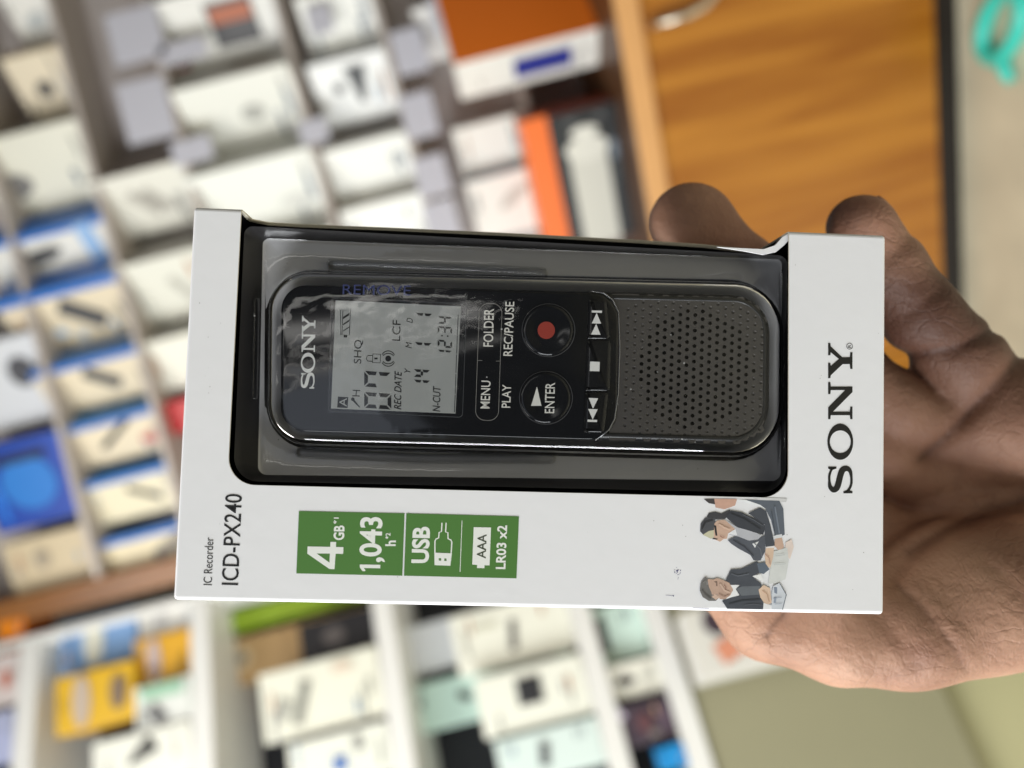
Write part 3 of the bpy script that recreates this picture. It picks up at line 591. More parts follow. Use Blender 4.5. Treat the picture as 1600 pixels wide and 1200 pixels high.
art_o = empty('printed_photo', Matrix.Identity(4), '', ''); del art_o['label']; del art_o['category']; art_o.parent = pack
for i, (c, pts) in enumerate(art):
    o = shift(flat('printed_shape', [z7(*pts)], zf + .00001 + i * .000004, mat('photo_%d_%d_%d' % c, c, .42, var=.16, scale=420), None)); o.parent = art_o
# ink specks and scuffs
rs = random.Random(3); sp = [circ(1058.5 + rs.gauss(0, 2.6), 894 + rs.gauss(0, 3.2), rs.uniform(.3, .8), 7) for _ in range(18)] + [circ(1058, 892, 1.3, 9), circ(1052, 931, 1.1, 7), stroke([(1040, 930), (1052, 931)], .5), stroke([(1083, 950), (1108, 951)], .7)]
pflat('ink_specks', sp, 0, (70, 66, 120))
sp = [circ(rs.uniform(310, 1370), rs.uniform(790, 935), rs.uniform(.3, .8), 6) for _ in range(14)] + [circ(rs.uniform(300, 350), rs.uniform(350, 760), rs.uniform(.3, .8), 6) for _ in range(8)] + [circ(rs.uniform(1240, 1378), rs.uniform(380, 940), rs.uniform(.3, .7), 6) for _ in range(7)]
pflat('dust_specks', sp, 0, (160, 158, 156))

# --- black tray and clear blister
N = 9
def loopz(c, rad, z): return [L(p.x, p.y, z) for p in rquad(c, rad, N, 12)]
REC = [(437, 441), (1208, 459), (1206, 698), (436, 676)]; RR = [46, 62, 62, 46]
zface = -.0042
rec = [Vector((p.x, p.y, 0)) for p in loopz(REC, RR, zface)]
def rl(off, z): return atz(offset(rec, off), z)
o1 = loopz([(381, 352), (1231, 399), (1229, 771), (363, 752)], [14, 14, 38, 38], -.0026)
o2 = loopz([(393, 360), (1228, 402), (1226, 764), (376, 748)], [12, 12, 30, 30], -.0062)
o3 = loopz([(410, 372), (1223, 405), (1221, 752), (402, 742)], [9, 9, 14, 14], -.0092)
o3b = loopz([(415, 378), (1218, 410), (1216, 746), (407, 737)], [9, 9, 12, 12], -.0098)
dz = Vector((0, 0, .0005))
shift(loft('tray_wall', [[p - dz for p in l] for l in (o1, o2, o3)], m_inner, pack, cap=False))
tray = shift(loft('inner_tray', [[p - dz for p in l] for l in (o3, o3b)] + [rl(.0036, -.0094), rl(.0022, -.0105), rl(.0016, -.021)], mat('grey_tray_plastic', (190, 189, 190), .32, spec=.6, var=.08, scale=40), pack))
mods(tray)
m_clear = clear('clear_blister_plastic', (.97, .975, .98), .035, 1.5, bump=.0005, bscale=50, haze=.006)
bl = shift(loft('blister', [o3, o3b, rl(.0046, -.0090), rl(.0038, -.0088), rl(.0033, -.0080), rl(.0029, -.0056), rl(.0025, -.0040), rl(.0019, -.0029), rl(.0011, -.0023), rl(.0001, -.0021), rl(-.0035, -.0021)], m_clear, pack))
def ridge(pts, r, z, hgt):
    V = []; loops = []
    base = stroke_loop(pts, r)
    for k, (s, h) in enumerate(((1, 0), (.86, .45), (.62, .8), (.32, .97), (.06, 1))):
        loops.append([L(p.x, p.y, z) + Vector((0, 0, h * hgt)) for p in stroke_loop(pts, r * s)])
    o = shift(loft('ridge', loops, m_clear, None)); o.parent = bl
def stroke_loop(pts, r):
    pts = [Vector(p) for p in pts]; out = []
    t = (pts[-1] - pts[0]).normalized(); nn = Vector((-t.y, t.x)); a0 = math.atan2(nn.y, nn.x)
    for p in pts: out.append(p + nn * r)
    for k in range(1, 8): out.append(pts[-1] + Vector((math.cos(a0 - math.pi * k / 8), math.sin(a0 - math.pi * k / 8))) * r)
    for p in pts[::-1]: out.append(p - nn * r)
    for k in range(1, 8): out.append(pts[0] + Vector((math.cos(a0 + math.pi - math.pi * k / 8), math.sin(a0 + math.pi - math.pi * k / 8))) * r)
    return out
ridge([(520, 414), (680, 420), (846, 428)], 10, -.0089, .0032)
ridge([(470, 707), (660, 716), (860, 716)], 9, -.0089, .0026)
ridge([(1223, 560), (1223, 700)], 5, -.0072, .002)
ridge([(401, 470), (398, 620)], 5, -.0072, .002)

# ================================================================== voice recorder inside
ZR = -.0222
recorder = empty('voice_recorder', PK @ Matrix.Translation((0, 0, ZR)), 'black voice recorder with grey screen and dotted speaker inside the package', 'voice recorder')
RO = Vector((0, 0, -ZR))
def rsh(o): return shift(o, RO)
m_body = mat('gunmetal_plastic', (40, 40, 41), .3, spec=.5, metal=.2)
m_gloss = mat('gloss_black', (10, 11, 14), .07, spec=.55)
m_key = mat('black_key', (17, 17, 18), .16)
body = rsh(loft('body', [rl(-.0030, ZR + .0006), rl(-.0006, ZR + .0012), rl(0, -.013), rl(0, -.0072), rl(-.00025, -.0056), rl(-.0008, -.0048), rl(-.0014, -.00445), rl(-.0019, -.0044), rl(-.0021, -.0046), rl(-.0022, -.0064)], m_body, recorder, cap0=True))
# glossy face with rounded end
FP = [(440, 445), (967, 459), (964, 688), (439, 673)]
fl0 = [Vector((p.x, p.y, 0)) for p in loopz(FP, [38, 44, 44, 38], zface)]
face = rsh(loft('faceplate', [atz(fl0, -.0050), atz(fl0, -.00412), atz(offset(fl0, -.0002), -.00400), atz(offset(fl0, -.0006), -.00396)], m_gloss, recorder))
tp = [(924, 454.5), (944, 458), (958, 469), (966.5, 488), (968.5, 545), (966, 616), (960, 655), (951, 672), (930, 688)]
rsh(tube('trim', [L(x, y, -.00405) for x, y in tp], .00018, mat('trim_metal', (150, 150, 152), .25, metal=.9), recorder, 6))
zp = -.00396 + .00004
def rflat(name, shapes, layer, m, parent=recorder, rough=.4):
    m = m if not isinstance(m, tuple) else pal(m, rough)
    o = rsh(flat(name, shapes, zp + layer * .00003, m, None)); o.parent = parent; return o
def rtext(body_, A, B, up, layer, rgb, bold=0.0, shear=0.0, parent=recorder, name='lettering'):
    o = rsh(text(name, body_, A, B, up, zp + layer * .00003, pal(rgb, .4), None, bold, shear)); o.parent = parent; return o
SIL = (206, 207, 206)
rsh(wordmark('wordmark', ((609, 581), (582.5, 551), (550, 519), (520, 493.5)), 491, 470, -.018, zp, pal(SIL, .35), recorder))
# display
def z3(x, y): return Vector((400 + x / 4.139, 410 + y / 4.139))
def z3l(*p): return [z3(*q) for q in p]
m_lcd = mat('display_grey', (158, 160, 158), .25, var=.03, scale=40)
lcd = rflat('display', [z3l((515, 245), (1325, 285), (1290, 978), (485, 945))], 0, m_lcd)
rflat('display_frame', [ringp([p for p in rquad(z3l((495, 228), (1362, 268), (1335, 1002), (470, 962)), 6, 5)], 1.0)], 0, (60, 62, 64))
LC = (15, 15, 17)
def seg(cx0, cx1, y0, y1, digits, th, slant=0.0):
    """seven-segment digits reading upward. cx0..cx1 = top..baseline in x (zoom units), y0 start, y1 end"""
    on = {'0': 'abcdef', '1': 'bc', '2': 'abged', '3': 'abgcd', '4': 'fgbc', '7': 'abcf', ':': ''}
    n = len(digits.replace(':', '')) + .35 * digits.count(':'); out = []; u = 0
    H = cx1 - cx0; step = (y0 - y1) / n; gap = th * .14
    for ch in digits:
        if ch == ':':
            for v in (.3, .7): out.append([z3(cx1 - H * v + a, y0 - (u + .17) * step - v * slant + b) for a, b in ((-th * .4, -th * .4), (th * .4, -th * .4), (th * .4, th * .4), (-th * .4, th * .4))])
            u += .35; continue
        w_ = step * .74
        def P(a, v): return z3(cx1 - H * v, y0 - u * step - a * w_ - v * slant)
        tv = th / H; ta = th / w_; e = .035; ea = e * H / w_
        shp = {'a': [(ea, 1), (1 - ea, 1), (1 - ta - ea, 1 - tv), (ta + ea, 1 - tv)], 'd': [(ea, 0), (1 - ea, 0), (1 - ta - ea, tv), (ta + ea, tv)],
               'g': [(ta, .5 - tv / 2), (1 - ta, .5 - tv / 2), (1 - ta * .5, .5), (1 - ta, .5 + tv / 2), (ta, .5 + tv / 2), (ta * .5, .5)],
               'f': [(0, 1 - e), (ta, 1 - tv - e), (ta, .5 + tv * .6), (0, .5 + e)], 'b': [(1, 1 - e), (1 - ta, 1 - tv - e), (1 - ta, .5 + tv * .6), (1, .5 + e)],
               'e': [(0, e), (ta, tv + e), (ta, .5 - tv * .6), (0, .5 - e)], 'c': [(1, e), (1 - ta, tv + e), (1 - ta, .5 - tv * .6), (1, .5 - e)]}
        for s in on[ch]: out.append([P(*p) for p in shp[s]])
        u += 1
    return out
dg = seg(700, 875, 952, 678, '07', 24, 12) + seg(1018, 1128, 815, 680, '14', 17, 8) + seg(1025, 1138, 575, 505, '1', 17, 8) + seg(1030, 1142, 385, 315, '1', 17, 8) + seg(1175, 1268, 620, 338, '12:34', 12, 8)
rflat('display_digits', dg, 1, LC, lcd)
ic = [ringp(z3l((562, 312), (610, 314), (604, 470), (556, 468)), 1.1), z3l((568, 470), (590, 471), (589, 486), (567, 485)), stroke(z3l((548, 470), (546, 308), (552, 308)), 1.0), stroke(z3l((612, 310), (616, 316)), 1.0)]
for k in range(3): ic.append(z3l((564, 352 + k * 44), (604, 326 + k * 44), (602, 342 + k * 40), (562, 368 + k * 40)))
ic += [z3l((530, 868), (597, 872), (592, 942), (525, 938)), ringp(z3l((756, 592), (806, 594), (803, 650), (753, 648)), 1.2), stroke(z3l((754, 640), (722, 638), (712, 620), (722, 603), (756, 603)), 1.2), z3l((765, 616), (786, 616), (786, 627), (765, 627)), circ(*z3(855, 622), 4.6),
       stroke([z3(855 + 40 * math.cos(a), 622 - 34 * math.sin(a)) for a in np.linspace(.5, 2.6, 9)], 1.3), stroke([z3(855 + 40 * math.cos(a), 622 + 34 * math.sin(a)) for a in np.linspace(.5, 2.6, 9)], 1.3),
       stroke([z3(855 + 46 * math.cos(a), 622 - 50 * math.sin(a)) for a in np.linspace(.5, 2.6, 9)], 1.3), stroke([z3(855 + 46 * math.cos(a), 622 + 50 * math.sin(a)) for a in np.linspace(.5, 2.6, 9)], 1.3),
       circ(*z3(626, 885), 2.8), stroke(z3l((630, 892), (672, 938)), [3.2, 1.2]), stroke(z3l((1308, 338), (1302, 470)), 1.2), stroke(z3l((1302, 474), (1298, 590)), 1.2), stroke(z3l((1297, 596), (1293, 715)), 1.2), stroke(z3l((1293, 722), (1288, 850)), 1.2), stroke(z3l((1288, 856), (1283, 968)), 1.2)]
rflat('display_icons', ic, 1, LC, lcd)
for bd, x0, x1, y0, y1, bo, s_h in (('SHQ', 632, 680, 655, 502, 0, 0), ('LCF', 880, 932, 508, 374, 0, 0), ('D', 972, 1012, 392, 360, 0, .25), ('M', 965, 1006, 556, 516, 0, .25), ('Y', 958, 998, 716, 684, 0, .25), ('H', 622, 670, 868, 826, 0, 0), ('REC DATE', 893, 938, 952, 704, .012, .25), ('N-CUT', 1142, 1190, 965, 802, .01, .1)):
    rtext(bd, z3(x1, y0), z3(x1 + 4, y1), (-(x1 - x0) / 4.139, -.6), 1, LC, bo, s_h, lcd)
rtext('A', z3(586, 932), z3(588, 878), (-11.5, -.4), 2, (160, 162, 160), .0, 0, lcd)
# protective film with its pull mark
fm = clear('thin_film', (.985, .99, .995), .06, 1.42, bump=.0012, bscale=38, haze=.005)
V = []; Fc = []; nx, ny = 26, 22
fc = [z3(490, 118), z3(1372, 150), z3(1340, 1010), z3(462, 972)]
rng = np.random.default_rng(5)
for j in range(ny + 1):
    for i in range(nx + 1):
        u, v = i / nx, j / ny
        p = (Vector(fc[0]) * (1 - u) + Vector(fc[1]) * u) * (1 - v) + (Vector(fc[3]) * (1 - u) + Vector(fc[2]) * u) * v
        wv = .00016 + .00010 * math.sin(7 * u + 5 * v) * math.sin(9 * v - 3 * u) + .0001 * max(0, 1 - abs(v - .62 - .08 * math.sin(5 * u)) * 14)
        V.append(L(p.x, p.y, zp) + Vector((0, 0, wv)))
for j in range(ny):
    for i in range(nx): a = j * (nx + 1) + i; Fc.append((a, a + 1, a + nx + 2, a + nx + 1))
film = rsh(mk('protective_film', V, Fc, fm, recorder, True))
rtext('REMOVE', z3(560, 206), z3(1000, 214), (.5, -15.5), 13, (56, 64, 112), -.008, 0, film)
# menu bar, labels
def z4(x, y): return Vector((700 + x / 4.137, 410 + y / 4.137))
def z4l(*p): return [z4(*q) for q in p]
mb = rflat('menu_key', [ringp(rquad(z4l((204, 262), (350, 268), (325, 1024), (176, 1018)), 15, 8), .8), stroke(z4l((188, 634), (222, 634)), .7), stroke(z4l((310, 638), (336, 638)), .7)], 0, (128, 126, 122))
for bd, A, B, h in (('FOLDER', (291, 545), (296, 300), 62), ('MENU', (268, 945), (275, 765), 58), ('REC/PAUSE', (414, 605), (428, 255), 56), ('PLAY', (402, 940), (408, 790), 55)):
    rtext(bd, z4(*A), z4(*B), (-h / 4.137, -.3), 1, (214, 212, 206), .008)
# round buttons
def button(cx, cy, r):
    z0 = zp; c = [L(p.x, p.y, z0) for p in circ(cx, cy, r, 40)]
    fl_ = [Vector((p.x, p.y, 0)) for p in c]
    o = rsh(loft('button', [atz(fl_, z0 - .0001), atz(offset(fl_, -.00012), z0 + .00045), atz(offset(fl_, -.00035), z0 + .0006), atz(offset(fl_, -.0009), z0 + .00058), atz(offset(fl_, -.0022), z0 + .00042), atz(offset(fl_, -.0038), z0 + .00036)], m_gloss, recorder))
    return o
for cx, cy in ((856, 516), (852, 621.5)):
    rflat('button_well', [ringp(circ(cx + 1, cy, 41.4, 40), 1.0)], 0, (72, 72, 74))
b1_ = button(856, 516, 40); b2_ = button(852, 621.5, 40)
def bflat(name, shapes, rgb, parent): 
    o = rsh(flat(name, shapes, zp + .00058, pal(rgb, .35), None)); o.parent = parent; return o
bflat('red_dot', [circ(853.5, 516, 13.6, 32)], (150, 54, 42), b1_)
bflat('play_icon', [z4l((575, 803), (604, 927), (537, 927))], (214, 213, 208), b2_)
o = rsh(text('lettering', 'ENTER', z4(686, 975), z4(691, 778), (-14.6, -.2), zp + .00058, pal((214, 213, 208), .35), None, .008)); o.parent = b2_
# three keys at the end of the face
kx0 = lambda y: 920 - (y - 456) * .04
ks = [(468, 530.2), (531.8, 611.2), (612.8, 676)]
icons = [[z4l((930, 310), (995, 312), (995, 326), (930, 324)), z4l((961, 326), (990, 396), (929, 394)), z4l((958, 397), (986, 468), (924, 466))], [z4l((919, 641), (981, 643), (979, 704), (916, 702))],
         [z4l((909, 876), (971, 878), (937, 946)), z4l((906, 947), (968, 949), (935, 1016)), z4l((903, 1016), (964, 1018), (963, 1032), (902, 1030))]]
for (y0, y1), ics in zip(ks, icons):
    xr = (948, 953) if y0 < 500 else ((955, 953) if y0 < 600 else (951, 944))
    c = [Vector((p.x, p.y, 0)) for p in [L(q.x, q.y, zp) for q in rquad([(kx0(y0), y0), (xr[0], y0), (xr[1], y1), (kx0(y1), y1)], [1.5, 6, 6, 1.5], 4)]]
    k_ = rsh(loft('key', [atz(c, zp - .0001), atz(c, zp + .00035), atz(offset(c, -.0003), zp + .0005), atz(offset(c, -.0010), zp + .00054)], m_key, recorder))
    o = rsh(flat('key_icon', ics, zp + .0006, pal((222, 222, 220), .35), None)); o.parent = k_
# speaker grille: a plate of real holes and dimples
a_, b_s = 11.7, 12.1; c0 = (a_ * a_ + b_s * b_s / 4) / (2 * a_); x1_ = (a_ * a_ - b_s * b_s / 4) / (2 * a_)
hexv = [(c0, 0), (x1_, b_s / 2), (-x1_, b_s / 2), (-c0, 0), (-x1_, -b_s / 2), (x1_, -b_s / 2)]
outer = []
for i in range(6):
    p, q = hexv[i], hexv[(i + 1) % 6]; outer += [p, ((p[0] + q[0]) / 2, (p[1] + q[1]) / 2)]
zg = -.00462
rin = [(p.x, p.y) for p in offset(rec, -.0027)]
def inside(p, poly):
    c = False; j = len(poly) - 1
    for i in range(len(poly)):
        if (poly[i][1] > p.y) != (poly[j][1] > p.y) and p.x < (poly[j][0] - poly[i][0]) * (p.y - poly[i][1]) / (poly[j][1] - poly[i][1]) + poly[i][0]: c = not c
        j = i
    return c
def in_gr(x, y):
    t = (x - 965) / 240
    if x < 974 or x > 1194: return False
    yt, yb = 463 + t * 6, 687 + t * 6
    if y < yt or y > yb: return False
    if x > 1150:
        r = 46; dx = x - 1150
        for yc, sg in ((yt + r, -1), (yb - r, 1)):
            if (y - yc) * sg > 0 and dx * dx + (y - yc) ** 2 > r * r: return False
    if x < 985 and (y < 478 or y > 672): return False
    return True
V = []; Fc = []; MI = []
tl_ = math.radians(1.6)
for i in range(-12, 13):
    for j in range(-14, 15):
        gx = i * a_; gy = j * b_s + (b_s / 2 if i % 2 else 0)
        x = 1084 + gx * math.cos(tl_) - gy * math.sin(tl_) ; y = 577 + gy * math.cos(tl_) + gx * math.sin(tl_)
        hole = in_gr(x, y)
        if not hole:
            if x > 938 and inside(L(x, y, zg), rin): b0 = len(V); V += [L(x + q[0] * 1.002, y + q[1] * 1.002, zg) for q in hexv]; Fc.append(tuple(range(b0, b0 + 6))); MI.append(0)
            continue
        deep = ((x - 1088) / 90) ** 2 + ((y - 577) / 93) ** 2 < 1
        rr = 3.1 if deep else 2.6; dep = .0012 if deep else .00022; b0 = len(V)
        dome = .00022 * max(0, 1 - ((x - 1084) / 125) ** 2) * max(0, 1 - ((y - 577) / 125) ** 2)
        for px_, py_ in outer: V.append(L(x + px_ * 1.002, y + py_ * 1.002, zg))
        for px_, py_ in outer:
            l_ = math.hypot(px_, py_); V.append(L(x + px_ / l_ * rr, y + py_ / l_ * rr, zg))
        for px_, py_ in outer:
            l_ = math.hypot(px_, py_); k_ = 1 if deep else .55; V.append(L(x + px_ / l_ * rr * k_, y + py_ / l_ * rr * k_, zg) - Vector((0, 0, dep)))
        for k in range(12):
            k2 = (k + 1) % 12
            Fc += [(b0 + k, b0 + k2, b0 + 12 + k2, b0 + 12 + k), (b0 + 12 + k, b0 + 12 + k2, b0 + 24 + k2, b0 + 24 + k)]; MI += [0, 1 if deep else 0]
        Fc.append(tuple(b0 + 24 + k for k in range(12))); MI.append(1 if deep else 0)
gr = rsh(mk('speaker_grille', V, Fc, [mat('grille_grey', (80, 77, 75), .34, spec=.6, metal=.3), mat('grille_hole', (4, 4, 4), .6)], recorder))
rsh(flat('grille_border', [rect(956, 459, 990, 478), rect(952, 670, 988, 688)], zg - .00002, MATS['grille_grey'], recorder))
gr.data.polygons.foreach_set('material_index', MI); gr['kind'] = 'stuff'

# ================================================================== the hand (camera-frame millimetres, one continuous surface)
def hp(px, py, d): return np.array([(px - 800) * d / F, (600 - py) * d / F, -d])
HX0, HX1, HY0, HY1, HZ0, HZ1, hs_ = 28, 300, -104, 62, -262, -168, 1.25
gx = np.arange(HX0, HX1, hs_, dtype=np.float32); gy = np.arange(HY0, HY1, hs_, dtype=np.float32); gz = np.arange(HZ0, HZ1, hs_, dtype=np.float32)
GX, GY, GZ = np.meshgrid(gx, gy, gz, indexing='ij')
def cone(a, b, ra, rb):
    ax = [np.float32(v) for v in a]; d = (b - a).astype(np.float32); l2 = float(d @ d)
    t = np.clip(((GX - ax[0]) * d[0] + (GY - ax[1]) * d[1] + (GZ - ax[2]) * d[2]) / l2, 0, 1)
    t2 = t * t * (3 - 2 * t) if False else t
    return np.sqrt((GX - ax[0] - t * d[0]) ** 2 + (GY - ax[1] - t * d[1]) ** 2 + (GZ - ax[2] - t * d[2]) ** 2) - (ra + (rb - ra) * t2)
def ell(c, r):
    q = np.sqrt(((GX - c[0]) / r[0]) ** 2 + ((GY - c[1]) / r[1]) ** 2 + ((GZ - c[2]) / r[2]) ** 2)
    return ((q - 1) * min(r)).astype(np.float32)
def smin(a, b, k):
    h = np.clip(.5 + .5 * (b - a) / k, 0, 1); return b * (1 - h) + a * h - k * h * (1 - h)
def chain(pts, k=2.5):
    d = None
    for (p, r), (q, s) in zip(pts[:-1], pts[1:]):
        c = cone(p, q, r, s); d = c if d is None else smin(d, c, k)
    return d
palm = None
for px, py, d, r in ((1548, 622, 226, 13), (1530, 705, 229, 13), (1512, 785, 230, 13.5), (1505, 865, 228, 13.5)):
    c = cone(hp(px, py, d), hp(1960, 800 + (py - 760) * .35, 226), r, 16); palm = c if palm is None else smin(palm, c, 9)
palm = smin(palm, ell(hp(1690, 660, 218), (40, 18, 16)), 8)                      # heel on the little-finger side
palm = smin(palm, cone(hp(1930, 800, 226), hp(2700, 830, 230), 25, 31), 16)      # wrist and forearm
thenar = smin(ell(hp(1530, 925, 211), (31, 21, 17)), cone(hp(1700, 860, 216), hp(1400, 985, 210), 17, 14.5), 10)
palm = smin(palm, thenar, 7)
thumb = chain([(hp(1420, 975, 209), 15.0), (hp(1310, 988, 209), 13.2), (hp(1195, 960, 212), 11.6), (hp(1120, 880, 221), 10.6), (hp(1085, 800, 226), 9)], 4)
palm = smin(palm, thumb, 6)
pinky = chain([(hp(1540, 618, 224), 12.6), (hp(1500, 562, 219), 11.5), (hp(1438, 492, 216), 10.3), (hp(1388, 418, 214), 9.4), (hp(1352, 362, 213), 8.6)], 3)
pinky = smin(pinky, ell(hp(1342, 352, 212.5), (8.6, 8.2, 8.2)), 3)
ring = chain([(hp(1520, 712, 228), 12), (hp(1395, 636, 222), 10.2), (hp(1290, 545, 220), 9.6), (hp(1165, 425, 220), 9.4), (hp(1092, 356, 217), 9.6)], 3)
ring = smin(ring, ell(hp(1078, 346, 216.5), (11.4, 10.8, 9.5)), 4)
midf = chain([(hp(1505, 790, 231), 12), (hp(1370, 700, 226), 10.4), (hp(1220, 610, 224), 9.8), (hp(1080, 520, 223), 9.0), (hp(1000, 455, 220), 8.4)], 3)
idx = chain([(hp(1500, 868, 230), 12), (hp(1350, 830, 227), 10.4), (hp(1200, 760, 224), 9.6), (hp(1070, 690, 223), 8.8), (hp(990, 640, 221), 8)], 3)
fing = np.minimum(np.minimum(pinky, ring), np.minimum(midf, idx))
D = smin(palm, fing, 4.5)
# folds of the skin, pressed in where the photograph shows them
PXg = 800 + GX / -GZ * F; PYg = 600 - GY / -GZ * F
def crease(poly, depth, width, zmin=-232):
    global D
    best = np.full(D.shape, 1e9, np.float32)
    for a, b in zip(poly[:-1], poly[1:]):
        dx, dy = b[0] - a[0], b[1] - a[1]; l2 = dx * dx + dy * dy
        t = np.clip(((PXg - a[0]) * dx + (PYg - a[1]) * dy) / l2, 0, 1)
        best = np.minimum(best, np.hypot(PXg - a[0] - t * dx, PYg - a[1] - t * dy))
    D = D + np.where((GZ > zmin), depth * np.exp(-(best / width) ** 2), 0).astype(np.float32)
near = np.abs(D) < 6
crease([(1590, 498), (1545, 520), (1490, 545), (1440, 553), (1400, 556)], 1.6, 9)
crease([(1610, 540), (1560, 598), (1510, 650), (1470, 690), (1436, 718)], 1.5, 11)
crease([(1405, 497), (1440, 478), (1468, 452)], .7, 9)
crease([(1383, 405), (1412, 384), (1424, 366)], .8, 7)
crease([(1600, 762), (1480, 769), (1411, 793)], 1.0, 9)
crease([(1610, 780), (1540, 800), (1480, 827), (1421, 865), (1395, 905)], 1.6, 12)
crease([(1400, 915), (1440, 950), (1480, 999), (1507, 1044)], .8, 8)
crease([(1370, 965), (1400, 990), (1432, 1040)], .6, 7)
crease([(1545, 880), (1575, 908), (1610, 945)], .6, 7)
crease([(1440, 905), (1490, 950), (1540, 1020)], .35, 7)
crease([(1228, 958), (1212, 972), (1198, 994)], 1.1, 8)
crease([(1300, 960), (1285, 985), (1270, 1020)], .35, 9)
crease([(1165, 366), (1178, 378), (1170, 400)], .5, 8)
# naive surface nets
S = D < 0; nx_, ny_, nz_ = S.shape
cnt = np.zeros((nx_ - 1, ny_ - 1, nz_ - 1), np.float32); acc = np.zeros(cnt.shape + (3,), np.float32)
cor = [(i, j, k) for i in (0, 1) for j in (0, 1) for k in (0, 1)]
mixed = np.zeros(cnt.shape, bool); s0 = S[:-1, :-1, :-1]
for i, j, k in cor: mixed |= S[i:nx_ - 1 + i, j:ny_ - 1 + j, k:nz_ - 1 + k] != s0
ci = np.argwhere(mixed); vid = -np.ones(cnt.shape, np.int64); vid[mixed] = np.arange(len(ci))
val = np.stack([D[ci[:, 0] + i, ci[:, 1] + j, ci[:, 2] + k] for i, j, k in cor], 1)
pos = np.zeros((len(ci), 3)); c_ = np.zeros(len(ci))
for a in range(8):
    for b in range(a + 1, 8):
        if sum(abs(cor[a][m] - cor[b][m]) for m in range(3)) != 1: continue
        va, vb = val[:, a], val[:, b]; cr_ = (va < 0) != (vb < 0)
        t = np.where(cr_, va / np.where(cr_, va - vb, 1), 0)
        pos += np.where(cr_[:, None], np.array(cor[a]) + t[:, None] * (np.array(cor[b]) - np.array(cor[a])), 0); c_ += cr_
pos = (ci + pos / c_[:, None]) * hs_ + np.array([HX0, HY0, HZ0])
quads = []
for ax in range(3):
    sl = [slice(1, -1)] * 3; sl[ax] = slice(0, -1); sl2 = [slice(1, -1)] * 3; sl2[ax] = slice(1, None)
    A_ = S[tuple(sl)]; B_ = S[tuple(sl2)]
    e = np.argwhere(A_ != B_); base = e + 1; base[:, ax] -= 1
    o1_, o2_ = [m for m in range(3) if m != ax]
    def V_(d1, d2):
        q = base.copy(); q[:, o1_] += d1; q[:, o2_] += d2; return vid[q[:, 0], q[:, 1], q[:, 2]]
    qd = np.stack([V_(-1, -1), V_(0, -1), V_(0, 0), V_(-1, 0)], 1)
    inside = A_[tuple(e.T)]; fl_ = inside if ax != 1 else ~inside
    qd[~fl_] = qd[~fl_][:, ::-1]; quads.append(qd)
quads = np.concatenate(quads); quads = quads[(quads >= 0).all(1)]
# a few smoothing passes keep the folds but remove stair steps
nb = np.concatenate([quads[:, [0, 1]], quads[:, [1, 2]], quads[:, [2, 3]], quads[:, [3, 0]]]); nb = np.concatenate([nb, nb[:, ::-1]])
deg = np.bincount(nb[:, 0], minlength=len(pos)).astype(float)
for it in range(3):
    av = np.stack([np.bincount(nb[:, 0], weights=pos[nb[:, 1], m], minlength=len(pos)) for m in range(3)], 1) / deg[:, None]
    pos = pos + .5 * (av - pos)
# skin
m = bpy.data.materials.new('skin'); m.use_nodes = True; nt = m.node_tree; b = nt.nodes['Principled BSDF']
b.inputs['Roughness'].default_value = .6; b.inputs['Specular IOR Level'].default_value = .4
b.inputs['Subsurface Weight'].default_value = .1; b.inputs['Subsurface Radius'].default_value = (1, .4, .2); b.inputs['Subsurface Scale'].default_value = .003
tc = nt.nodes.new('ShaderNodeTexCoord')
def noise(scale, detail=4, stretch=None):
    n = nt.nodes.new('ShaderNodeTexNoise'); n.inputs['Scale'].default_value = scale; n.inputs['Detail'].default_value = detail
    nt.links.new(tc.outputs['Object'], n.inputs['Vector']); return n
n1 = noise(38, 4)
r1 = nt.nodes.new('ShaderNodeValToRGB'); r1.color_ramp.elements[0].position = .32; r1.color_ramp.elements[1].position = .70
r1.color_ramp.elements[0].color = lin((134, 96, 76)); r1.color_ramp.elements[1].color = lin((180, 141, 116))
nt.links.new(n1.outputs['Fac'], r1.inputs[0])
n2 = noise(9, 3); r2 = nt.nodes.new('ShaderNodeMapRange'); r2.inputs[1].default_value = .45; r2.inputs[2].default_value = .72; r2.inputs[4].default_value = .45
nt.links.new(n2.outputs['Fac'], r2.inputs[0])
mx = nt.nodes.new('ShaderNodeMix'); mx.data_type = 'RGBA'; mx.inputs[7].default_value = lin((158, 104, 90))
nt.links.new(r2.outputs[0], mx.inputs[0]); nt.links.new(r1.outputs[0], mx.inputs[6])
at = nt.nodes.new('ShaderNodeAttribute'); at.attribute_name = 'dorsal_and_shade'  # back-of-hand pigment plus painted shade
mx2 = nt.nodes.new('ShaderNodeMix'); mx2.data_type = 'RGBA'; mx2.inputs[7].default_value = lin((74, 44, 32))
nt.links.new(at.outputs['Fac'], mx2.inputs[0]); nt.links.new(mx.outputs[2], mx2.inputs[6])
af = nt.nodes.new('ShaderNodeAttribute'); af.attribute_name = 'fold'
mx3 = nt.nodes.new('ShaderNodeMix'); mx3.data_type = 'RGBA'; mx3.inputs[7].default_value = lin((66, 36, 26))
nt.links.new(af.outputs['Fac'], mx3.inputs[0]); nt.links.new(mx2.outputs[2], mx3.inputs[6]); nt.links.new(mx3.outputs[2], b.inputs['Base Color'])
vo = nt.nodes.new('ShaderNodeTexVoronoi'); vo.feature = 'DISTANCE_TO_EDGE'; vo.inputs['Scale'].default_value = 620
mp = nt.nodes.new('ShaderNodeMapping'); mp.inputs['Rotation'].default_value = (0, 0, .7); mp.inputs['Scale'].default_value = (1, .45, 1)
nw = noise(120, 3); ad = nt.nodes.new('ShaderNodeMix'); ad.data_type = 'VECTOR'; ad.inputs[0].default_value = .012
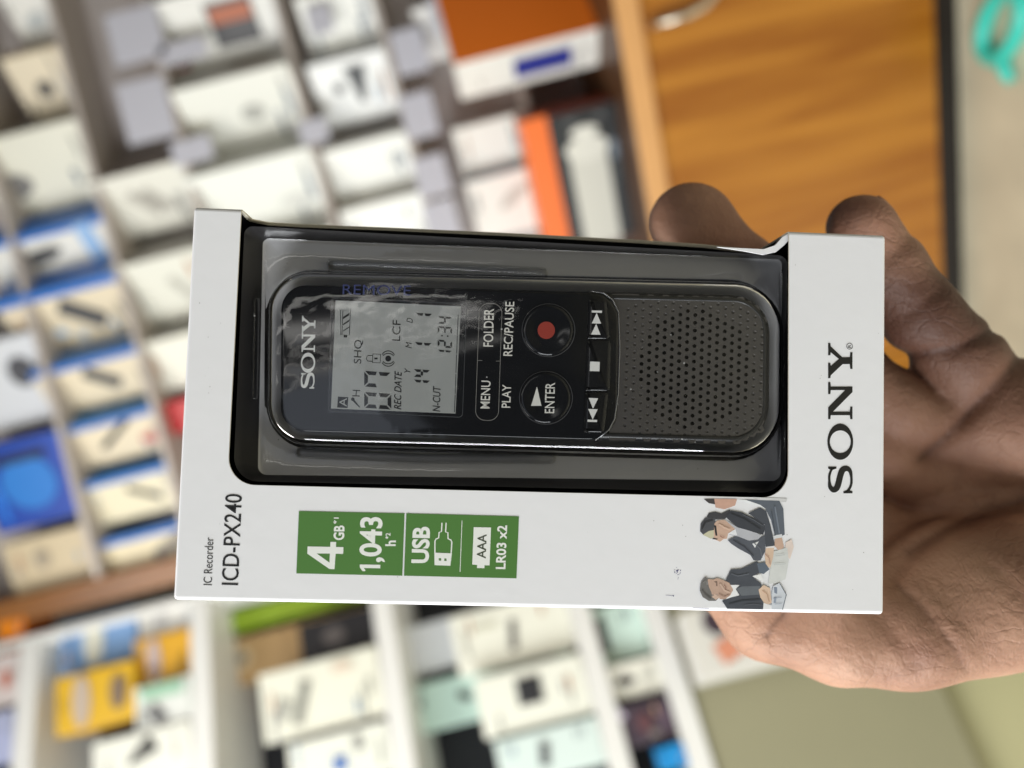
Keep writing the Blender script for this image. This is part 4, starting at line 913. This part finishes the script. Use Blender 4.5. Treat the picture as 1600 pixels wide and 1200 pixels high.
nt.links.new(tc.outputs['Object'], ad.inputs[4]); nt.links.new(nw.outputs['Color'], ad.inputs[5]); nt.links.new(ad.outputs[1], mp.inputs[0]); nt.links.new(mp.outputs[0], vo.inputs['Vector'])
bp = nt.nodes.new('ShaderNodeBump'); bp.inputs['Strength'].default_value = .6; bp.inputs['Distance'].default_value = .00035
nt.links.new(vo.outputs['Distance'], bp.inputs['Height'])
n3 = noise(260, 6); bp2 = nt.nodes.new('ShaderNodeBump'); bp2.inputs['Strength'].default_value = 1.0; bp2.inputs['Distance'].default_value = .0005
nt.links.new(n3.outputs['Fac'], bp2.inputs['Height']); nt.links.new(bp.outputs['Normal'], bp2.inputs['Normal'])
# furrows: long thin lines crossing the palm
mp4 = nt.nodes.new('ShaderNodeMapping'); mp4.inputs['Rotation'].default_value = (0, 0, .85); mp4.inputs['Scale'].default_value = (.38, 1, .7)
nw4 = noise(45, 4); ad4 = nt.nodes.new('ShaderNodeMix'); ad4.data_type = 'VECTOR'; ad4.inputs[0].default_value = .02
nt.links.new(tc.outputs['Object'], ad4.inputs[4]); nt.links.new(nw4.outputs['Color'], ad4.inputs[5]); nt.links.new(ad4.outputs[1], mp4.inputs[0])
vf = nt.nodes.new('ShaderNodeTexVoronoi'); vf.feature = 'DISTANCE_TO_EDGE'; vf.inputs['Scale'].default_value = 230; nt.links.new(mp4.outputs[0], vf.inputs['Vector'])
rf = nt.nodes.new('ShaderNodeMapRange'); rf.inputs[1].default_value = 0; rf.inputs[2].default_value = .06; rf.inputs[3].default_value = 1; rf.inputs[4].default_value = 0
nt.links.new(vf.outputs['Distance'], rf.inputs[0])
nm = noise(24, 2); rm = nt.nodes.new('ShaderNodeMapRange'); rm.inputs[1].default_value = .42; rm.inputs[2].default_value = .6; nt.links.new(nm.outputs['Fac'], rm.inputs[0])
mu = nt.nodes.new('ShaderNodeMath'); mu.operation = 'MULTIPLY'; nt.links.new(rf.outputs[0], mu.inputs[0]); nt.links.new(rm.outputs[0], mu.inputs[1])
bp3 = nt.nodes.new('ShaderNodeBump'); bp3.invert = True; bp3.inputs['Strength'].default_value = .5; bp3.inputs['Distance'].default_value = .00022
nt.links.new(mu.outputs[0], bp3.inputs['Height']); nt.links.new(bp2.outputs['Normal'], bp3.inputs['Normal'])
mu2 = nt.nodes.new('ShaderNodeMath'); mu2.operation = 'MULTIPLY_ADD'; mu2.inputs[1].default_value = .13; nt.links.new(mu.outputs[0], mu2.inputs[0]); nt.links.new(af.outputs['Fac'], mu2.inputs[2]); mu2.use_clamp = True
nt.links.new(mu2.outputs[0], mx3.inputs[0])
nt.links.new(bp3.outputs['Normal'], b.inputs['Normal'])
org = np.array([250., -38., -228.])
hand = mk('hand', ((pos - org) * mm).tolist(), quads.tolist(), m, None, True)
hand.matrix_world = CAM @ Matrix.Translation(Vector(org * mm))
me = hand.data; nn = np.zeros(len(pos) * 3, np.float32); me.vertices.foreach_get('normal', nn); nn = nn.reshape(-1, 3)
dors_shade = np.clip((-nn[:, 2] + .25) * 1.1, 0, 1)                # the back of the hand is darker than the palm
dors_shade = np.maximum(dors_shade, np.clip((pos[:, 1] + 26 - (pos[:, 0] - 100) * .1) / 42, 0, .9) - np.clip((pos[:, 1] - 26) / 16, 0, .9) * np.clip(nn[:, 2] * 2, 0, 1))  # little-finger side and upper palm: shade put into the skin colour
a1 = me.attributes.new('dorsal_and_shade', 'FLOAT', 'POINT'); a1.data.foreach_set('value', dors_shade.astype(np.float32))
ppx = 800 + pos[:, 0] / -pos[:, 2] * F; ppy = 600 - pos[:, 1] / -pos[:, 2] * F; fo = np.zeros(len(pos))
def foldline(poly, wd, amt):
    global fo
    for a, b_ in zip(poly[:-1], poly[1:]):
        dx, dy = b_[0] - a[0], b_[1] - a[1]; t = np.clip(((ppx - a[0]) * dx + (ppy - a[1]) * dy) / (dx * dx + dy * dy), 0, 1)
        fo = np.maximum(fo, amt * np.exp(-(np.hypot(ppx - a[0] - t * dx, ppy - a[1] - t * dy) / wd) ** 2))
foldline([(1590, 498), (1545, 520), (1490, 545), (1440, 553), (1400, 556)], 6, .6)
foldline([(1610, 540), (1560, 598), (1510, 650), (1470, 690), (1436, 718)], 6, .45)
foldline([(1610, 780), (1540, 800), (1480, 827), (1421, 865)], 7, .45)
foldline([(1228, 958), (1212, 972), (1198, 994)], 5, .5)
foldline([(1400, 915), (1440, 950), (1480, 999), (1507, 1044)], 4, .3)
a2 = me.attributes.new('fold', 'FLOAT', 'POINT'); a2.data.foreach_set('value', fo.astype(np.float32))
tag(hand, 'bare open hand holding the package, two fingertips showing above its window side', 'hand')

# fingernails on the far side of each fingertip
m_nail = mat('fingernail', (196, 150, 128), .3)
def nail(c, along, out, r):
    c = Vector(c); a = Vector(along).normalized(); o_ = Vector(out); o_ = (o_ - a * o_.dot(a)).normalized(); s_ = a.cross(o_)
    V = []; Fc = []
    for i in range(9):
        for j in range(9):
            u = (i / 8 - .5) * 2; v = (j / 8 - .5) * 2
            k = .92 - .18 * max(0, u) ** 3
            th_ = v * .75 * k
            V.append((c + a * (u * r * .62) + s_ * (math.sin(th_) * (r + .25)) + o_ * (math.cos(th_) * (r + .25) - .12 * u * u * r) - Vector(org)) * mm)
    for i in range(8):
        for j in range(8): q = i * 9 + j; Fc.append((q, q + 1, q + 10, q + 9))
    o = mk('fingernail', V, Fc, m_nail, hand, True); mods(o, solid=.0005, off=0)
nail(hp(1350, 360, 212.7), hp(1340, 350, 212) - hp(1388, 418, 214), (.9, .25, -.4), 8.6)
nail(hp(1090, 356, 217), hp(1078, 346, 216) - hp(1165, 425, 220), (.1, .2, -1), 9.7)
nail(hp(1010, 462, 220), hp(1000, 455, 220) - hp(1080, 520, 223), (0, 0, -1), 8.5)
nail(hp(998, 645, 221), hp(990, 640, 221) - hp(1070, 690, 223), (0, 0, -1), 8.1)
nail(hp(1092, 815, 225), hp(1085, 800, 226) - hp(1120, 880, 221), (-.3, 0, -1), 9.4)
